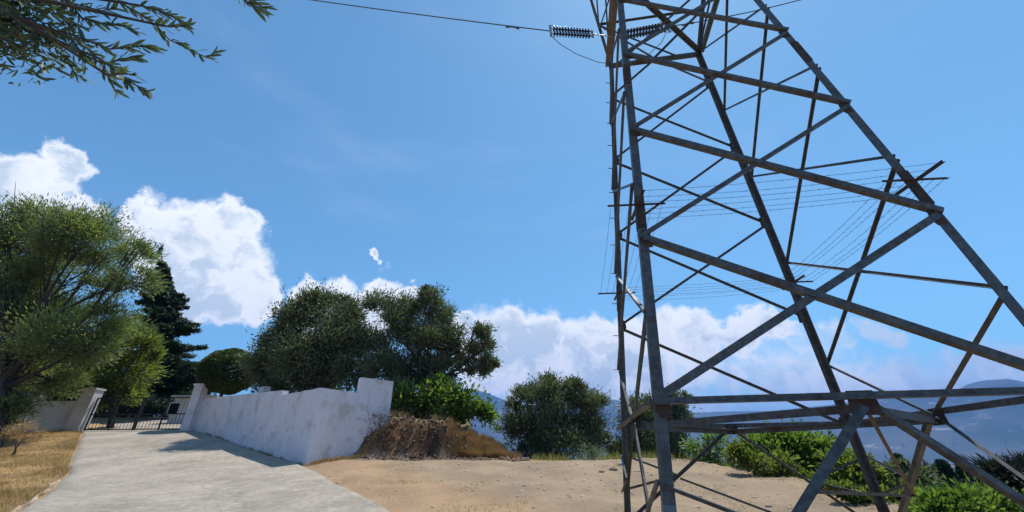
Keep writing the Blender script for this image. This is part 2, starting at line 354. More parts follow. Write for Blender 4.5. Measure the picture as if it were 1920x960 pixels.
# ------------------------------------------------------------------ mountains
def ridge(name, prof_, r0, r1, base, colr, seed):
    az = np.linspace(prof_[0][0], prof_[-1][0], 260); el = np.interp(az, [p[0] for p in prof_], [p[1] for p in prof_])
    nr = 60; fr = np.linspace(0, 1, nr); A, Fr = np.meshgrid(az, fr); rr = r0 + (r1 - r0) * np.minimum(Fr * 1.25, 1.6)
    x = rr * np.sin(A); y = rr * np.cos(A); top = el[None, :] * r1
    up = np.where(Fr < .8, sm(0, .8, Fr) * .65 + .35 * Fr / .8, 1 - (Fr - .8) * 2.0)
    z = base + (top - base) * up + (90 * fbm(x + seed, y, 1500, 5) * np.clip(Fr * 3, 0, 1) * (1 - .75 * np.exp(-((Fr - .8) / .06) ** 2)))
    V = np.stack([x, y, z], -1).reshape(-1, 3); n = 260; I = np.arange(nr * n).reshape(nr, n)
    Fm = np.stack([I[:-1, :-1], I[:-1, 1:], I[1:, 1:], I[1:, :-1]], -1).reshape(-1, 4)
    o = meshobj(name, V, Fm, colr, smooth=True); tag(o, kind='structure'); return o
def azel(px, py):
    d = ray(px, py); return math.atan2(d.x, d.y), d.z / math.hypot(d.x, d.y)
m, t, b = mat('mountain_scrub'); g = N(t, 'ShaderNodeNewGeometry'); P = g.outputs['Position']
n1 = noise(t, P, .0012, 8, .6); n2 = noise(t, P, .004, 9, .75)
c = mixc(t, sstep(t, n1, .35, .65), (.045, .075, .045), (.11, .12, .085)); c = mixc(t, mth(t, 'MULTIPLY', sstep(t, n2, .56, .66), .7), c, (.38, .35, .30))
link(t, c, b.inputs['Base Color']); b.inputs['Roughness'].default_value = 1; M_mtn = m
pr = [azel(*p) for p in ((700, 800), (820, 745), (880, 728), (912, 736), (950, 752), (1000, 762), (1080, 756), (1147, 752), (1200, 765), (1300, 772), (1450, 768), (1560, 758), (1640, 747), (1690, 734), (1740, 737), (1785, 738), (1815, 722), (1850, 713), (1890, 710), (1920, 716), (2000, 725), (2150, 740))]
ridge('mountains', pr, 3800, 6500, -60, M_mtn, 0)

# ------------------------------------------------------------------ walls
def wallrun(mb, pts, th, side):     # pts: (x,y,zbottom,ztop)
    for a, b_ in zip(pts[:-1], pts[1:]):
        p = Vector((a[0], a[1], 0)); q = Vector((b_[0], b_[1], 0)); d = (q - p).normalized(); n = Vector((-d.y, d.x, 0)) * th * side
        vs = [Vector((a[0], a[1], a[2])), Vector((b_[0], b_[1], b_[2])), Vector((b_[0], b_[1], b_[3])), Vector((a[0], a[1], a[3]))]
        vs += [v + n for v in vs]
        mb.add(vs, [(0, 1, 2, 3), (7, 6, 5, 4), (3, 2, 6, 7), (1, 5, 6, 2), (0, 3, 7, 4), (0, 4, 5, 1)])
def wp(px):  # point of the long wall's face seen at photo column px
    lo, hi = 0., 1.
    def col_(t):
        x = CX + (GX - CX) * t; y = CYw + (GY - CYw) * t; v = Vector((x, y, H(x, y) + .8)) - EYE; return 960 + F_PX * v.dot(RV) / v.dot(Fw)
    for _ in range(40):
        mid = (lo + hi) / 2
        if col_(mid) > px: lo = mid
        else: hi = mid
    return lo
def zat(px, py, Y): return at(px, py, Y).z
def P1(t): return CX + (GX - CX) * t, CYw + (GY - CYw) * t
wall = empty('boundary_wall', (CX, CYw, H(CX, CYw))); tag(wall, 'tall whitewashed concrete wall with stepped top climbing beside the drive', 'wall')
mb = MB(); t5 = wp(511); t3 = wp(366); segs = []
for (ta, tb, pa, pb) in ((0, t5, (590, 727), (513, 741)), (t5, t3, (510, 732), (379, 747))):
    xa, ya = P1(ta); xb, yb = P1(tb); za, zb = zat(pa[0], pa[1], ya), zat(pb[0], pb[1], yb); n = 10
    pts = []
    for i in range(n + 1):
        f = i / n; x = xa + (xb - xa) * f; y = ya + (yb - ya) * f; pts.append((x, y, prof(y) - .5, za + (zb - za) * f + .012 * math.sin(i * 2.1)))
    wallrun(mb, pts, .25, -1)
mb.build('wall_panel', M_wall, wall)
# return wall towards the bank, and its raised end
z2 = zat(672, 740, 17.0)
mb = MB(); mb_pts = [(CX, CYw, 1.0, zat(593, 727, CYw)), (-6.1, 16.55, 1.0, z2)]
wallrun(mb, mb_pts, .25, 1); mb.build('wall_panel', M_wall, wall)
mb = MB(); ze = zat(690, 712, 17.1); wallrun(mb, [(-6.098, 16.553, 1.0, ze), (-5.05, 17.45, 1.2, ze - .02)], .30, 1); mb.build('raised_end', M_wall, wall)
x, y = P1(wp(446)); mb = MB(); zt = zat(446, 729, y + .5); mb.box((x + .55, y + .45, zt - .3), .75, .3, .7, math.atan2(GY - CYw, GX - CX)); mb.build('wall_block', M_wall, wall)
# gate pillars
def pillar(px0, px1, pyb, pyt, Y, label, m_):
    a = at(px0, pyb, Y); b_ = at(px1, pyb, Y); w = abs(b_.x - a.x); zt = zat((px0 + px1) / 2 + 22, pyt, Y); x = (a.x + b_.x) / 2
    r = empty('gate_pillar', (x, Y, a.z)); tag(r, label, 'gate pillar', 'gate pillars'); zb = a.z - .4
    mb = MB(); mb.box((x, Y, (zb + zt) / 2), w, .55, zt - zb); mb.build('shaft', m_, r)
    mb = MB(); mb.box((x, Y, zt + .05), w + .10, .65, .1); mb.build('cap', m_, r); return x, zt, w
GYp = 24.8
pillar(347, 363, 795, 724, GYp, 'whitewashed square gate pillar at the uphill end of the stepped wall', M_wall)
pillar(134, 160, 795, 732, GYp, 'grey rendered gate pillar joined to the low grey wall under the trees', M_wallg)
lw = empty('low_wall', (-27, GYp, 3.4)); tag(lw, 'low grey rendered wall under the feathery tree left of the gate', 'wall')
a = at(38, 792, GYp); b_ = at(132, 792, GYp); mb = MB(); wallrun(mb, [(a.x - 5, GYp + .1, 2.8, zat(60, 752, GYp)), (b_.x - .03, GYp + .1, 2.8, zat(140, 751, GYp))], .2, 1); mb.build('wall_panel', M_wallg, lw)
mb = MB(); a = at(58, 760, GYp); mb.box((a.x, GYp + .2, zat(58, 745, GYp) - .4), .5, .45, 1.1); mb.build('wall_pier', M_wallg, lw)
# gate
gx0 = at(160, 795, GYp).x + .06; gx1 = at(347, 795, GYp).x - .04; gz = H((gx0 + gx1) / 2, GYp) + .10
gate = empty('metal_gate', ((gx0 + gx1) / 2, GYp, gz)); tag(gate, 'dark open barred metal gate between the two pillars', 'gate')
mid = (gx0 + gx1) / 2; hh = 1.75
for (a, b_) in ((gx0, mid - .03), (mid + .03, gx1)):
    mb = MB()
    for p, q in (((a, b_), .05), ((a, b_), .85), ((a, b_), hh)):
        mb.flat((p[0], GYp, gz + q), (p[1], GYp, gz + q), .06, .05)
    for x in (a + .03, b_ - .03, (a + b_) / 2): mb.box((x, GYp, gz + hh / 2), .07, .06, hh)
    leaf = mb.build('gate_leaf', M_gate, gate)
    mb = MB(); n = 14
    for i in range(1, n): mb.rod((a + (b_ - a) * i / n, GYp, gz), (a + (b_ - a) * i / n, GYp, gz + hh + .1), .012, n=5)
    mb.build('bars', M_gate, gate)
# small outbuilding inside the gate
Yb = 31.0; p = at(352, 790, Yb); hx = p.x; hz = H(hx, Yb) - .3; zt = zat(331, 746, Yb)
hb = empty('outbuilding', (hx, Yb, hz)); tag(hb, 'small white outbuilding with a dark window seen through the gate', 'building')
mb = MB(); mb.box((hx, Yb + 2, (hz + zt) / 2), 3.0, 4, zt - hz); mb.build('wall', M_wall, hb)
mb = MB(); mb.box((hx, Yb + 2, zt + .08), 3.4, 4.4, .16); mb.build('roof', M_wallg, hb)
wq = at(327, 766, Yb); mb = MB(); mb.box((wq.x, Yb - .02, wq.z), .85, .06, .9); fr = mb.build('window', plain('window_frame_paint', (.6, .6, .58), .6), hb)
mb = MB(); mb.box((wq.x, Yb - .055, wq.z), .65, .02, .7); mb.build('pane', plain('dark_glass', (.01, .012, .015), .1), fr)

# ------------------------------------------------------------------ lattice tower
U = 1.8; TX, TY, YAW, TAP, ZB, B2 = 1.88098 * U, 3.08009 * U, -.145718, .0874196, .257623, .96628
cyw, syw = math.cos(YAW), math.sin(YAW)
def L3(x, y, z): return Vector((TX + (x * cyw - y * syw) * U, TY + (x * syw + y * cyw) * U, EYE.z + z * U))
CN = {'1': (-1, -1), '3': (1, -1), '4': (1, 1), '2': (-1, 1)}
def leg(l, z):
    s = 1 - (z - ZB) * TAP
    if len(l) == 2: c = ((CN[l[0]][0] + CN[l[1]][0]) / 2, (CN[l[0]][1] + CN[l[1]][1]) / 2)
    else: c = CN[l]
    return L3(c[0] * s, c[1] * s * B2, z)
ZE = 4.877
tow = empty('lattice_tower', L3(0, 0, -.9)); tag(tow, 'weathered steel lattice electricity tower standing at the right of the lot', 'electricity tower')
axis = lambda p: L3(0, 0, (p.z - EYE.z) / U)
def footz(l):
    p = leg(l, -.9); return (H(p.x, p.y) - EYE.z) / U - .03
FZ = {l: min(-.86, footz(l)) if l in '13' else footz(l) for l in '1234'}
def member(name, p, q, w, mtl=None, inward=None, off=0.0, t=.008):
    out = ((p + q) / 2 - axis((p + q) / 2)); out.z = 0
    w = w * .88
    if out.length < 1e-4: out = Vector((0, -1, 0))
    out.normalize(); p = p + out * off; q = q + out * off; dd_ = (q - p).normalized() * min(.035, w * .5); p = p + dd_; q = q - dd_
    mb = MB(); mb.angle(p, q, w, t, ref=out * -1); return mb.build(name, mtl or M_steel, tow)
for l in '1324':
    c = CN[l]; mb = MB(); p, q = leg(l, FZ[l]), leg(l, ZE)
    d = (q - p).normalized()
    ex = Vector((-c[0] * cyw, -c[0] * syw, 0)); ey = Vector((c[1] * syw, -c[1] * cyw, 0))
    ex = (ex - d * ex.dot(d)).normalized(); ey = (ey - d * ey.dot(d)).normalized()
    w, tt = .105, .012; pf = [(0, 0), (w, 0), (w, tt), (tt, tt), (tt, w), (0, w)]
    def legbar(mb, p, q, pf=pf, ex=ex, ey=ey):
        n = 6; vs = [p + ex * a + ey * b_ for a, b_ in pf] + [q + ex * a + ey * b_ for a, b_ in pf]
        mb.add(vs, [(i, (i + 1) % n, n + (i + 1) % n, n + i) for i in range(n)] + [tuple(range(n))[::-1], tuple(range(n, 2 * n))])
    legbar(mb, p, q); lg = mb.build('leg', M_steel, tow)
    for z in (1.55, 3.1):                                         # splice plates
        mb = MB(); a, b_ = leg(l, z - .14) - (ex + ey) * .008, leg(l, z + .14) - (ex + ey) * .008; legbar(mb, a, b_); mb.build('splice_plate', M_rust, lg)
    mb = MB(); p = leg(l, FZ[l]); mb.prism(p - Vector((0, 0, .6)), p + Vector((0, 0, .10)), [(.28, .28), (-.28, .28), (-.28, -.28), (.28, -.28)], (1, 0, 0), (1.2, .8)); mb.build('footing', M_footing, tow)
    if l == '1':
        mb = MB(); legbar(mb, leg(l, FZ[l] + .02) - (ex + ey) * .004, leg(l, -.19) - (ex + ey) * .004); mb.build('painted_sleeve', M_blue, tow)
ZL = {'13': [ZB, 1.315, 2.36, 3.385, 4.37], '24': [ZB, 1.255, 2.30, 3.32, 4.32]}
ZS = [.80, 1.816, 2.878, 3.859, ZE]
def X(a, b_, z0, z1, w, k=.022, w2=None):
    member('brace', leg(a, z0), leg(b_, z1), w, off=k); member('brace', leg(b_, z0), leg(a, z1), w2 or w, off=k + .02)
def mid_(a, b_, z): return (leg(a, z) + leg(b_, z)) / 2
for fc, (a, b_) in (('13', ('1', '3')), ('24', ('2', '4'))):
    z = ZL[fc]; Ws = [.09, .055, .052, .05] if fc == '13' else [.05, .046, .045, .04]; Wd_ = [.085, .08, .075, .07] if fc == '13' else Ws
    for i in range(4):
        (fc, i) != ('24', 0) and member('brace', leg(a, z[i]), leg(b_, z[i + 1]), Ws[i], off=.022); member('brace', leg(a, z[i + 1]), leg(b_, z[i]), Wd_[i], off=.044)
    mE = mid_(a, b_, ZE); member('brace', leg(a, z[4]), mE, .05, off=.02); member('brace', leg(b_, z[4]), mE, .05, off=.02)
for a, b_ in (('3', '4'), ('1', '2')):
    w_ = .055; mZ = mid_(a, b_, ZB)
    member('brace', leg(a, ZS[0]), mZ, .06, off=.02); member('brace', leg(b_, ZS[0]), mZ, .045, off=.02)
    for i in range(4): X(a, b_, ZS[i], ZS[i + 1], .045)
# belt, waist and plan bracing
for a, b_ in (('1', '3'), ('3', '4'), ('4', '2'), ('2', '1')):
    mb = MB(); o_ = (mid_(a, b_, ZB) - axis(mid_(a, b_, ZB))).normalized() * .03
    mb.angle(leg(a, ZB) + o_, leg(b_, ZB) + o_, .066, .01, ref=(0, 0, 1)); mb.build('belt_beam', M_steel, tow)
    o_ = o_ * .8 + Vector((0, 0, .0))
    mb = MB(); mb.angle(leg(a, ZE) + o_, leg(b_, ZE) + o_, .09 if (a, b_) != ('2', '1') else .06, .01, ref=(0, 0, 1)); mb.build('waist_beam', M_steel, tow)
Mi = {k: mid_(k[0], k[1], ZB) for k in ('13', '34', '42', '21')}
for a, b_ in (('13', '34'), ('34', '42'), ('42', '21'), ('21', '13')):
    mb = MB(); dz = Vector((0, 0, -.03)); mb.angle(Mi[a] + dz, Mi[b_] + dz, .075, .009, ref=(0, 0, -1)); mb.build('plan_brace', M_steel, tow)
mb = MB(); mb.angle(leg('4', ZE) - Vector((0, 0, .02)), leg('1', ZE) - Vector((0, 0, .02)), .10, .01, ref=(0, 0, -1)); mb.build('plan_brace', M_steel, tow)
mb = MB(); mb.angle(leg('2', ZE) - Vector((0, 0, .16)), leg('3', ZE) - Vector((0, 0, .16)), .05, .01, ref=(0, 0, -1)); mb.build('plan_brace', M_steel, tow)
# legs' lower struts: inverted V in each face with redundant members
for k, (a, b_) in (('13', ('1', '3')), ('34', ('3', '4')), ('42', ('4', '2')), ('21', ('2', '1'))):
    for l in (a, b_):
        ft = leg(l, FZ[l] + .05); w_ = {'131': .088, '133': .066, '344': .105, '343': .045}.get(k + l, .048)
        member('strut', Mi[k], ft, w_, off=.02)
        m2 = Mi[k].lerp(ft, .5); zm = (m2.z - EYE.z) / U
        member('redundant_brace', m2, leg(l, zm + .18), .035, off=.045); member('redundant_brace', m2, leg(l, zm - .12), .035, off=.045)
q1 = Mi['13'].lerp(leg('1', FZ['1']), .36); q2 = Mi['34'].lerp(leg('4', FZ['4']), .58)
for p, q in ((q1, q2), (Mi['13'] - Vector((0, 0, .1)), q2), (Mi['42'].lerp(leg('2', FZ['2']), .5), Mi['42'].lerp(leg('4', FZ['4']), .98) - Vector((.6, 0, 0)))):
    mb = MB(); mb.angle(p, q, .032, .006, ref=(0, 0, 1)); mb.build('hip_brace', M_tan if q is q2 else M_steel, tow)  # sunlit hip braces: the sunlight is put into the colour by paler steel
# gussets
for pt, n_, s in ((Mi['13'], (0, 1, 0), .26), (Mi['34'], (1, 0, 0), .24), (Mi['42'], (0, 1, 0), .2), (Mi['21'], (1, 0, 0), .2)):
    o_ = pt - axis(pt); o_.z = 0; o_.normalize(); mb = MB(); mb.prism(pt + o_ * .015, pt + o_ * .023, [(-s / 2, -s / 2), (-s / 2, s / 2), (s * .3, s * .42), (s * .3, -s * .42)], (0, 0, 1)); mb.build('gusset_plate', M_rust, tow)
for fc, (a, b_) in (('13', ('1', '3')), ('24', ('2', '4'))):
    for z in ZL[fc]:
        for l in (a, b_):
            p = leg(l, z); o_ = (mid_(a, b_, z) - axis(p)); o_.z = 0; o_.normalize(); s_ = (mid_(a, b_, z) - p).normalized()
            mb = MB(); c_ = p + s_ * .08 + o_ * .006; mb.prism(c_ - o_ * .004, c_ + o_ * .004, [(-.12, -.06), (.12, -.06), (.12, .03), (.05, .07), (-.05, .07), (-.12, .03)], (0, 0, 1)); mb.build('gusset_plate', M_rust, tow)
# anti-climbing barbed wire round the four legs
ZW = 1.60
wires = {}
for l in '1324':
    p = leg(l, ZW); mb = MB()
    for k_, sc_ in ((YAW + .08, .36), (YAW + .08 + math.pi / 2, .36)):
        d = Vector((math.cos(k_), math.sin(k_), 0)) * sc_; mb.angle(p - d - Vector((0, 0, .02 if sc_ == .36 and k_ > 1 else 0)), p + d, .03, .004, ref=(0, 0, 1))
    mb.build('anti_climb_bracket', M_rust, tow)
for a, b_ in (('1', '3'), ('3', '4'), ('4', '2'), ('2', '1')):
    mb = MB(); p, q = leg(a, ZW), leg(b_, ZW); o_ = ((p + q) / 2 - axis(p)); o_.z = 0; o_.normalize()
    for k in (-.32, -.2, -.09, .09, .2, .32):
        A, B = p + o_ * k, q + o_ * k; sag = .03 + .04 * random.random(); pts = [A.lerp(B, i / 8) - Vector((0, 0, sag * 4 * (i / 8) * (1 - i / 8))) for i in range(9)]
        mb.tube(pts, .0022, 4); Ln = (B - A).length; nb = int(Ln / .12)
        for i in range(1, nb):
            c_ = A.lerp(B, i / nb) - Vector((0, 0, sag * 4 * (i / nb) * (1 - i / nb))); r_ = Vector([random.uniform(-1, 1) for _ in range(3)]).normalized() * .018
            mb.rod(c_ - r_, c_ + r_, .0018, n=3)
    mb.build('barbed_wire', M_wire, tow)
# step bolts on the far left leg, climbing rail
for i in range(26):
    mb = MB(); p = leg('2', .3 + i * .17); s_ = -1 if i % 2 else .25; mb.rod(p, p + Vector((s_ * .10, -.02, 0)), .009, n=5); mb.build('step_bolt', M_steel, tow)
mb = MB(); c_ = mid_('1', '2', ZE); a, b_ = leg('2', ZE), leg('1', ZE); up = Vector((0, 0, 0))
mb.flat(a.lerp(b_, -.02), a.lerp(b_, 1.02), .18, .012, ref=(1, 0, 0)); mb.build('waist_channel', M_tan, tow)
# head of the tower: two forks spreading above the waist, carrying a bridge
HZ = 8.2
FKT = {'1': (-1.55, -.30), '2': (-1.12, .30), '3': (1.35, -.30), '4': (1.35, .30)}
def fork(l, z):
    f = (z - ZE) / (HZ - ZE); s = 1 - (ZE - ZB) * TAP; c = CN[l]; x0, y0 = c[0] * s, c[1] * s * B2
    fx = {'1': -.92, '2': -.92, '3': 1.45, '4': 1.45}[l]; return L3(x0 + (fx - x0) * f, y0 + (c[1] * .35 - y0) * f, z)
for l in '1324': member('fork_leg', fork(l, ZE), fork(l, HZ), .085)
for a, b_ in (('1', '2'), ('3', '4')):
    zz = [ZE, 5.6, 6.3, 7.0, 7.6, HZ]
    for i in range(5):
        member('fork_brace', fork(a, zz[i]), fork(b_, zz[i + 1]), .04); member('fork_brace', fork(b_, zz[i]), fork(a, zz[i + 1]), .04)
for a, b_ in (('1', '3'), ('2', '4')):
    w0 = mid_(a, b_, ZE)
    member('fork_brace', w0, fork(a, 5.7), .05); member('fork_brace', w0, fork(b_, 5.7), .05)
    member('waist_tie', fork(a, 5.7), fork(b_, 5.7), .055)
    member('fork_brace', fork(a, 5.7), w0.lerp(leg(b_, ZE), .5), .035)
mb = MB()
for y in (-.35, .35):
    for z in (HZ, HZ + .6): mb.angle(L3(-5, y * (.15 if False else 1), z), L3(5, y, z), .08, .01)
mb.build('bridge_chord', M_steel, tow)
mb = MB()
for i in range(-10, 10):
    x0, x1 = i * .5, i * .5 + .5; za, zb_ = (HZ, HZ + .6) if i % 2 else (HZ + .6, HZ)
    for y in (-.35, .35): mb.angle(L3(x0, y, za), L3(x1, y, zb_), .05, .008)
    for z in (HZ, HZ + .6): mb.angle(L3(x0, -.35 if i % 2 else .35, z), L3(x1, .35 if i % 2 else -.35, z), .04, .008)
mb.build('bridge_lattice', M_steel, tow)

# insulator strings and conductors
IA = leg('2', ZE).lerp(leg('1', ZE), .37)
def istring(p, q, label, grp):
    r = empty('insulator_string', p); tag(r, label, 'insulator', grp); d = (q - p); Ln = d.length; d.normalize()
    side = d.cross(Vector((0, 1, 0))).normalized()
    if side.z < 0: side = -side
    h = .085; mb = MB()
    prof_ = [(0, .02), (.015, .028), (.03, .062), (.040, .066), (.048, .05), (.046, .025), (.06, .018)]
    base = MB(); n = 14; off = []
    nd = 13; stp = (Ln - .16) / nd
    for sgn in (1, -1):
        for i in range(nd):
            o_ = p + d * (.08 + i * stp) + side * h * sgn; mb = MB(); k0 = 0
            u = d.orthogonal().normalized(); v = d.cross(u)
            for (a_, rr_) in prof_:
                for j in range(n):
                    an = 2 * math.pi * j / n; mb.v.append(o_ + d * a_ + (u * math.cos(an) + v * math.sin(an)) * rr_)
            for i2 in range(len(prof_) - 1):
                for j in range(n):
                    A = i2 * n + j; B = i2 * n + (j + 1) % n; mb.f.append((A, B, B + n, A + n))
            mb.f.append(tuple(range(n))[::-1]); mb.f.append(tuple(range((len(prof_) - 1) * n, len(prof_) * n)))
            mb.build('disc', M_disc, r, True)
        mb = MB(); mb.rod(p + d * .03 + side * h * sgn, p + d * (Ln - .03) + side * h * sgn, .012); mb.build('pin', M_cap, r)
    for x, hh_ in ((.03, .13), (Ln - .03, .20)):
        mb = MB(); c_ = p + d * x; mb.flat(c_ - side * hh_, c_ + side * hh_, .05, .014, ref=d); mb.build('yoke_plate', M_cap, r)
    mb = MB(); c_ = p + d * (Ln - .03)
    for sgn in (1, -1): mb.tube([c_ + side * .1 * sgn, c_ + side * .20 * sgn + d * .03, c_ + side * .21 * sgn - d * .08], .008, 6)
    mb.build('arcing_horn', M_cap, r)
    return r
dl = att(585, 0, 10.3) - att(1030, 60, 9.2); e1 = att(1030, 58, 9.15)
s1 = att(1113, 64, 9.25)
istring(s1, e1, 'paired dark disc insulator string pointing left, out over open sky', 'tension insulators at the tower waist')
s2 = att(1166, 66, 9.35); e2 = att(1252, 50, 9.5)
istring(s2, e2, 'paired dark disc insulator string pointing right, seen inside the lattice', 'tension insulators at the tower waist')
mb = MB(); mb.rod(s1, IA, .012); mb.rod(IA, s2, .012); mb.build('attachment_link', M_cap, tow)
def cable(name, pts, r, label, grp=None):
    mb = MB(); mb.tube(pts, r, 6); o = mb.build(name, M_cond); tag(o, label, 'cable', grp)
dl = att(585, 0, 10.3) - e1
cable('power_line', [e1 + dl * t_ + Vector((0, 0, .10 * t_ * (t_ - 1))) for t_ in (0, .2, .4, .6, .8, 1, 1.6, 2.5, 4, 6, 8)], .013, 'overhead power line running off to the upper left from its insulators', None)
dr = att(1500, 0, 10.2) - e2
cable('power_line', [e2 + dr * t_ + Vector((0, 0, .3 * t_ * (t_ - 1))) for t_ in (0, .2, .4, .6, .8, 1, 1.6, 2.5, 4, 6, 8)], .013, 'overhead power line running off to the upper right behind the lattice', None)
mb = MB()
for dd, e_ in ((dl, e1), (dr, e2)):
    for k in (.14,):
        c_ = e_ + dd * k; u = dd.normalized(); mb.rod(c_ - u * .16, c_ - u * .08, .028); mb.rod(c_ + u * .08, c_ + u * .16, .028); mb.rod(c_ - u * .16, c_ + u * .16, .009)
o = mb; 
for i, (dd, e_) in enumerate(((dl, e1), (dr, e2))):
    mb = MB(); c_ = e_ + dd * .14 + Vector((0, 0, -.05)); u = dd.normalized()
    mb.rod(c_ - u * .16, c_ - u * .09, .024); mb.rod(c_ + u * .09, c_ + u * .16, .024); mb.rod(c_ - u * .16, c_ + u * .16, .008); mb.rod(c_, c_ + Vector((0, 0, .06)), .01)
    tag(mb.build('vibration_damper', M_cond), ['small dumbbell damper clamped under the left power line', 'small dumbbell damper clamped under the right power line'][i], 'line damper')
cable('jumper_cable', [att(1036, 70, 9.15), att(1052, 84, 9.2), att(1080, 101, 9.3), att(1122, 117, 9.4), att(1165, 121, 9.6), att(1210, 108, 9.7), att(1240, 80, 9.6), att(1252, 56, 9.5)], .008, 'thin jumper cable hanging in a loop below the insulators')

# ------------------------------------------------------------------ vegetation
def leaves(cent, dirs, L, Wd, rng):
    n = len(cent); d = dirs / (np.linalg.norm(dirs, axis=1, keepdims=True) + 1e-9)
    r = rng.normal(size=(n, 3)); s = np.cross(d, r); s /= (np.linalg.norm(s, axis=1, keepdims=True) + 1e-9)
    L = (L * rng.uniform(.6, 1.4, n))[:, None]; w = (Wd * rng.uniform(.7, 1.3, n))[:, None]; up = np.cross(s, d) * L * .12
    V = np.stack([cent - d * L / 2, cent + s * w / 2 + up, cent + d * L / 2, cent - s * w / 2 + up], 1)
    return V.reshape(-1, 3), np.arange(4 * n).reshape(n, 4)
def crown_pts(blobs, per, rng, sub=14, spread=.30, up=.3, shell=.8, droop=0):
    Cn, Dn = [], []
    for (c, r, wgt) in blobs:
        c = np.array(c); r = np.array(r); n = int(per * wgt)
        if n < 4: continue
        ns = max(3, int(sub * wgt ** .5)); q = rng.normal(size=(ns, 3)); q /= np.linalg.norm(q, axis=1, keepdims=True)
        q[:, 2] = np.where(rng.random(ns) < .62, np.abs(q[:, 2]) * .9, -np.abs(q[:, 2]) * .8); q *= (shell * rng.uniform(.55, 1.12, ns))[:, None]
        ss = rng.uniform(.6, 1.35, ns); pick = rng.integers(0, ns, n); g_ = rng.normal(size=(n, 3)) * spread * ss[pick][:, None]
        P = q[pick] + g_; Cn.append(c + P * r); dd = g_ * 1.2 + q[pick] * .7 + rng.normal(size=(n, 3)) * .25; dd[:, 2] += up - droop; Dn.append(dd)
    return np.concatenate(Cn), np.concatenate(Dn)
def pblob(px, py, rpx, Y, dY=0, wgt=None, ry=1.0, rz=.85):
    c = at(px, py, Y + dY); dep = (c - EYE).dot(Fw); r = rpx * dep / F_PX
    return (tuple(c), (r, r * ry, r * rz), (wgt if wgt is not None else (rpx / 50) ** 2))
def limbs(mb, base, blobs, r0, rng, fork=.45, wob=.3, lean=(0, 0)):
    base = Vector(base); cs = [Vector(b_[0]) for b_ in blobs]; top = sum(cs, Vector()) / len(cs)
    fk = base.lerp(top, fork) + Vector((lean[0], lean[1], 0))
    mid = base.lerp(fk, .5) + Vector((rng.uniform(-1, 1) * wob * .5, rng.uniform(-1, 1) * wob * .5, 0))
    mb.tube([base - Vector((0, 0, .4)), base + Vector((0, 0, .12)), mid, fk], [r0 * 1.35, r0 * 1.1, r0 * .85, r0 * .65], 9)
    for c, b_ in zip(cs, blobs):
        a = fk.lerp(mid, rng.random() * .7); m1 = a.lerp(c, .45) + Vector((rng.uniform(-1, 1), rng.uniform(-1, 1), rng.uniform(0, 1))) * wob
        rr_ = r0 * rng.uniform(.28, .42); mb.tube([a, m1, c], [rr_, rr_ * .7, rr_ * .25], 6)
        for _ in range(5):
            q = c + Vector([rng.normal() * b_[1][i] * .6 for i in range(3)]); mb.tube([m1.lerp(c, rng.random()), q.lerp(c, .4) + Vector((0, 0, .05)), q], [rr_ * .35, rr_ * .22, rr_ * .08], 5)
def tree(name, label, cat, base, blobs, per, L, Wd, lm, seed, r0=.2, bark=None, group=None, extra=True, parts=('trunk', 'crown'), wob=.3, fork=.45, lean=(0, 0), **kw):
    rng = np.random.default_rng(seed); root = empty(name, base); tag(root, label, cat, group)
    mb = MB(); limbs(mb, base, blobs, r0, rng, wob=wob, fork=fork, lean=lean); mb.build(parts[0], bark or M_bark, root, True)
    P, D = crown_pts(blobs, per, rng, **kw); V, Fc = leaves(P, D, L, Wd, rng); meshobj(parts[1], V, Fc, lm, root); return root
ML_feather = leafmat('feathery_foliage', (.06, .085, .045), (.24, .265, .13), .5)
ML_lime = leafmat('lime_green_foliage', (.065, .09, .028), (.23, .255, .075), .5)
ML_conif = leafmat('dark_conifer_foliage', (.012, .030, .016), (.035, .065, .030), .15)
ML_olive = leafmat('olive_foliage', (.055, .072, .040), (.205, .23, .15), .25)
ML_fresh = leafmat('fresh_green_foliage', (.05, .10, .024), (.19, .25, .075), .5)
ML_silver = leafmat('silvery_foliage', (.15, .18, .12), (.26, .29, .20), .3)
ML_dry = leafmat('dry_brown_twigs', (.045, .027, .020), (.125, .072, .045), .1)
ML_dryg = leafmat('dry_golden_grass', (.25, .155, .07), (.54, .37, .20), .2)
ML_dark = leafmat('dark_purplish_foliage', (.02, .022, .022), (.055, .06, .055), .15)
def G_(px, py, Y, dz=0):
    p = at(px, py, Y); return (p.x, p.y, H(p.x, p.y) + dz)

# big feathery tree on the left
Y = 21.0
bl = [pblob(*a[:3], Y, a[3], ry=1.1) for a in ((20,430,52,0),(85,415,38,.5),(120,440,50,-1),(60,470,60,1),(170,430,44,0),(210,465,44,.6),(250,470,30,-.5),(140,500,50,1),(0,520,62,0),(250,520,34,-.5),(200,540,30,.8),(70,560,52,1.5),(210,600,38,.2),(10,620,72,.5),(100,640,58,-.5),(170,650,40,0),(50,700,52,1.5),(-60,480,80,0),(-70,600,80,0),(20,770,34,-.5),(-30,760,40,0),(10,800,24,-.8),(120,720,30,.8),(120,580,40,1.5))]
tree('feathery_tree', 'large feathery green tree leaning over the verge at the left edge', 'tree', G_(4, 800, Y - 1.5), bl, 4200, .24, .055, ML_feather, 3, .30, M_barkd, up=.30, spread=.28, sub=20, shell=.95, wob=.5, fork=.5, lean=(-.5, 0))
